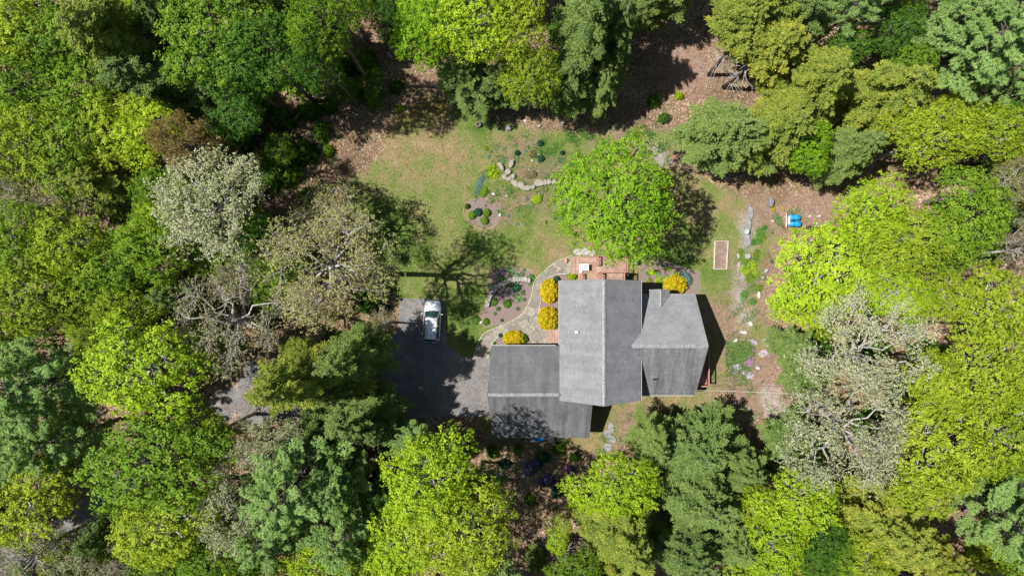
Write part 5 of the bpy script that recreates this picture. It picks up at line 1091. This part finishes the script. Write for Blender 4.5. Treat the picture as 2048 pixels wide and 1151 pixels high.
 (950, 50, 90, 75, 'L', 17, 'largest yellow one at the top centre'), (860, 60, 62, 75, 'K', 16, 'left shoulder of the top centre crown'), (1040, 50, 62, 70, 'Y', 16, 'right shoulder of the top centre crown'), (930, 150, 62, 65, 'H', 11, 'pointed one at the top edge of the lawn'), (1010, 160, 62, 55, 'H', 11, 'between the two lawn edge conifers'), (1170, 60, 80, 90, 'H', 20, 'tall one at the top right of the lawn'), (1130, 165, 60, 65, 'H', 13, 'below the tall one at the top of the lawn'), (1205, 165, 42, 60, 'H', 11, 'slim one nearest the lawn garden'), (1235, 60, 45, 75, 'H', 18, 'right flank of the tall lawn edge conifer'),
 (775, 20, 40, 35, 'G', 10, 'small one at the top edge in the woods gap'), (690, 180, 30, 25, 'G', 4, 'sapling in the shaded woods gap'), (745, 165, 25, 25, 'G', 3.5, 'sapling beside the grey woodland boulder'), (1300, 15, 50, 30, 'H', 12, 'top edge above the reddish clearing'),
]
for a in TREES:
    g_ = 1.17 if (a[0] < 750 and a[2] > 35) else 1.0 if (a[0] > 1780 or a[2] <= 35) else 1.08
    tree(a[0], a[1], a[2] * g_, a[3] * g_, a[4], a[5], LOOK[a[4]] + ' ' + a[6])
# trees with a shape of their own
k = (H - 13) / F
lone = gen_broad(901, 'leafy', (-0.3, -0.6), 5.55, 16.0, 0.9)
for me in lone: me.materials.append(None)
tree(1237, 400, 1, 1, 'K', 16.0, 'lone bright green tree standing on the lawn above the deck', custom=lone)
oak = gen_broad(902, 'sparse', (-0.38, -0.15), 5.7, 21.0, 1.0)
for me in oak: me.materials.append(None)
tree(658, 533, 1, 1, 'S', 21.0, 'large olive budding oak casting its branched shadow over the lawn', custom=oak)
oak2 = gen_broad(903, 'bare', (0.3, -0.4), 3.9, 11.5, 1.0)
for me in oak2: me.materials.append(None)
tree(655, 445, 1, 1, 'S', 11.5, 'smaller olive budding oak behind the large shadow casting oak', custom=oak2)
pa = gen_broad(904, 'sparse', (-1.6, -4.4), 5.6, 16.0, 0.9, 7, 1.0)
for me in pa: me.materials.append(None)
tree(1740, 682, 1, 1, 'W', 16.0, 'upper of two pale budding trees leaning apart right of the house', custom=pa)
pb = gen_broad(905, 'sparse', (0.2, 3.6), 5.9, 16.0, 0.9, 7, 1.0)
for me in pb: me.materials.append(None)
tree(1690, 880, 1, 1, 'W', 16.0, 'lower of two pale budding trees, its bare trunk crossing the lawn edge', custom=pb)
for (bx_, by_, sd_, r_, h_, lb_) in ((1418, 150, 906, 6.4, 18.5, 'golden olive feathery conifer whose thick bare trunk shows dead limbs'), (1447, 175, 907, 5.6, 16.5, 'golden olive feathery conifer with the thinner bare trunk and dead limbs')):
    cu = gen_conifer(sd_, 'hemlock', r_, h_, 8.5, (math.radians(50), 0.80), 34)
    for me in cu: me.materials.append(None)
    b_ = P(bx_, by_); zq = h_ * 0.62; kk = F / (H - zq)
    tree(1024 + b_.x * kk, 575.5 - b_.y * kk, 1, 1, 'O', h_, lb_, custom=cu)
SAPL = ['green sapling at the foot of the fallen log', 'green sapling touching the right side of the fallen log', 'sapling above the grey woodland boulder on its left', 'sapling just below the grey woodland boulder', 'sapling where the woods meet the top left lawn corner', 'dark sapling below the fallen log', 'large low sapling right of the white tree, upper', 'large low sapling right of the white tree, lower', 'small sapling halfway between fallen log and budding oak', 'sapling at the top edge of the budding oak', 'dark sapling left of the lower end of the fallen log', 'sapling in deep shade above the fallen log', 'sapling deepest in the shaded woods gap', 'tiny lime seedling by the top left tip of the lawn', 'seedling between tan leaves and the smaller budding oak', 'tiny lime seedling on the reddish clearing', 'green clump on leaves above the pale dirt patch', 'dark clump in the shade of the tall lawn edge conifer', 'green clump between garage and lime crown, leftmost', 'dark clump above the white flowering bush', 'green clump just below the blue tub', 'green clump right below the garage corner', 'green clump beside the last slab of the slab walk', 'dark clump under the second purple rhododendron', 'green clump at the head of the dirt track', 'dark clump above and right of the large rhododendron']
for i, (x, y, r, hh, mt) in enumerate([(612, 215, 26, 3.5, 'G'), (655, 205, 20, 2.5, 'G'), (700, 175, 22, 3, 'M'), (742, 195, 20, 2.2, 'M'), (790, 170, 16, 2, 'G'), (640, 260, 22, 2.6, 'G'), (600, 300, 30, 4, 'G'), (575, 345, 26, 3.5, 'M'), (655, 300, 14, 1.5, 'M'), (615, 390, 24, 3, 'G'), (560, 235, 26, 3.5, 'G'), (690, 130, 20, 2.5, 'G'), (735, 110, 16, 2, 'G'), (800, 215, 9, 1, 'L'), (650, 380, 12, 1.2, 'M'), (1360, 190, 10, 1, 'L'), (1330, 235, 14, 1.2, 'G'), (1310, 200, 16, 1.5, 'G'), (985, 905, 16, 1.0, 'G'), (1010, 930, 14, 1.2, 'darkplant'), (1035, 900, 12, .8, 'G'), (1120, 900, 16, .9, 'G'), (1150, 915, 12, .8, 'G'), (1115, 985, 14, 1.0, 'darkplant'), (1060, 1000, 14, 1.0, 'G'), (1090, 915, 14, .7, 'darkplant')]):
    bush(x, y, r, r * .85, hh, 'under', mt, SAPL[i], 'sapling', 'shrub', 'saplings on the leaf litter', rot=i)
# dead spiky tree at the bottom
mb = MB(); rg = random.Random(3)
mb.tube([(0, 0, 0), (0.1, -0.1, 3), (0.1, -0.1, 5.2)], [0.14, 0.1, 0.04], 7)
br = MB()
for i in range(26):
    a = i * 2.4; z = rg.uniform(2.4, 5.0); L = rg.uniform(0.8, 2.0); o_ = Vector((0.1, -0.1, z)); limb(br, o_, o_ + Vector((math.cos(a), math.sin(a), rg.uniform(0, .7))) * L, .035, .01, rg, 4, 3, .12)
c = P(1130, 1105, 4); t = empty('dead_tree', (c.x, c.y, 0), 'small dead tree of white spiky branches at the bottom edge', 'tree')
mb.build('trunk', M['deadwood'], t, True); br.build('branches', M['deadwood'], t, True)
# understory saplings and ring of trees past the frame
rgu = random.Random(21)
CLEAR = [LAWN, DRIVE, PATH, strip(ROAD, 4), strip(ROAD2, 3.4), strip(ROAD3, 3.4)] + [W(p) for p in ([(620, 180), (830, 170), (830, 420), (600, 400)], [(1270, 60), (1480, 60), (1480, 200), (1360, 350), (1270, 280)],
    [(1440, 360), (1800, 350), (1620, 480), (1580, 650), (1620, 850), (1500, 880), (1200, 900), (1200, 780), (1440, 600)], [(950, 780), (1300, 780), (1300, 950), (950, 1000)], [(900, 180), (1400, 180), (1400, 500), (900, 500)], [(1020, 900), (1130, 900), (1110, 1151), (1030, 1151)])]
TL = [(P(a[0], a[1], a[5] * 0.7), a[6]) for a in TREES]; usedu = set()
OPEN = [LAWN, strip(ROAD, 3.6), strip(ROAD2, 3), strip(ROAD3, 2.4)] + [W(p) for p in ([(600, 200), (680, 150), (760, 120), (830, 150), (900, 150), (900, 260), (700, 430), (590, 420)], [(1275, 70), (1480, 60), (1490, 200), (1400, 200), (1340, 300), (1270, 260)],
    [(1480, 370), (1830, 340), (1830, 380), (1740, 420), (1600, 470), (1580, 650), (1560, 700), (1630, 860), (1560, 940), (1440, 860), (1200, 900), (1200, 780), (1440, 600)], [(740, 590), (1300, 590), (1300, 950), (960, 1000), (960, 880), (740, 840)], [(1020, 900), (1120, 900), (1100, 1151), (1030, 1151)], [(400, 740), (540, 730), (540, 840), (400, 850)], [(60, 940), (190, 940), (190, 1060), (90, 1060)], [(1330, 330), (1500, 380), (1500, 560), (1330, 560)])]
CV = [(P(a[0], a[1], a[5] * (0.62 if KIND[a[4]][0] in ('hemlock', 'pine') else 0.8)), max(a[2], a[3]) * 0.046, a) for a in TREES] + [(P(658, 540, 15), 5.0, TREES[0]), (P(1740, 682, 13), 5.0, TREES[0]), (P(1690, 880, 13), 5.0, TREES[0]), (P(1237, 400, 13), 5, TREES[0])]
rf_ = np.random.default_rng(5); nfill = 0; used = set()
for _ in range(9000):
    if nfill >= 62: break
    px_, py_ = rf_.uniform(-20, 2068), rf_.uniform(-20, 1171); hh = rf_.uniform(10.5, 14); q = P(px_, py_, hh * 0.8)
    X1, Y1 = np.array([q.x]), np.array([q.y])
    if any(sd_poly(X1, Y1, c)[0] > -1.7 for c in OPEN): continue
    ds = sorted(((math.hypot(p.x - q.x, p.y - q.y) / r_, i) for i, (p, r_, a) in enumerate(CV)))
    if ds[0][0] < 0.72: continue
    near = CV[ds[0][1]][2]; kd = near[4] if rf_.random() < 0.35 else str(rf_.choice(['M', 'G', 'H', 'Y', 'K']))
    if kd in 'WSBRP': kd = 'M'
    lab = 'shorter ' + LOOK[kd] + ' crowded against the tree ' + near[6]
    if lab in used: continue
    used.add(lab); rr = rf_.uniform(46, 66); nfill += 1
    tree(px_, py_, rr, rr * rf_.uniform(.85, 1.15), kd, hh, ' '.join(lab.split()[:16]), 'shorter trees filling the woodland')
    CV.append((q, rr * 0.046, near))
print('fill', nfill)
rngu = np.random.default_rng(77); n_u = 0
for _ in range(4000):
    if n_u >= 130: break
    x, y = rngu.uniform(-52, 52), rngu.uniform(-30, 30)
    if any(sd_poly(np.array([x]), np.array([y]), c)[0] > -1.6 for c in CLEAR): continue
    ds = sorted(((math.hypot(p.x - x, p.y - y), l) for p, l in TL), key=lambda q: q[0])
    if ds[0][1] in usedu: continue
    usedu.add(ds[0][1]); n_u += 1
    r_ = rngu.uniform(18, 42); hh = rngu.uniform(2.0, 5.5); q = P(1024, 575.5, 0); k0 = F / H
    bush(1024 + x * k0 * H / (H - hh / 2), 575.5 - y * k0 * H / (H - hh / 2), r_, r_ * rngu.uniform(.8, 1.2), hh, 'under', rngu.choice(['G', 'G', 'M', 'H', 'Y']), ' '.join(('low undergrowth under the tree ' + ds[0][1]).split()[:16]), 'understory_shrub', 'shrub', 'undergrowth beneath the woodland trees', rot=float(rngu.uniform(0, 6)))
# trees just past the frame, for any view a step to the side
ring = []
for x in range(-180, 2260, 150): ring += [(x + rgu.uniform(-30, 30), -95 + rgu.uniform(-15, 15)), (x + rgu.uniform(-30, 30), 1245 + rgu.uniform(-15, 15))]
for y in range(20, 1180, 150): ring += [(-110 + rgu.uniform(-15, 15), y), (2160 + rgu.uniform(-15, 15), y)]
for x, y in ring:
    kd = rgu.choice('MYYHHOPLS'); r_ = rgu.uniform(75, 105)
    tree(x, y, r_, r_, kd, rgu.uniform(14, 18), LOOK[kd] + ' standing just past the ' + ('left' if x < -60 else 'right' if x > 2100 else 'top' if y < 0 else 'bottom') + ' edge of the photo', 'trees past the edge of the photo')
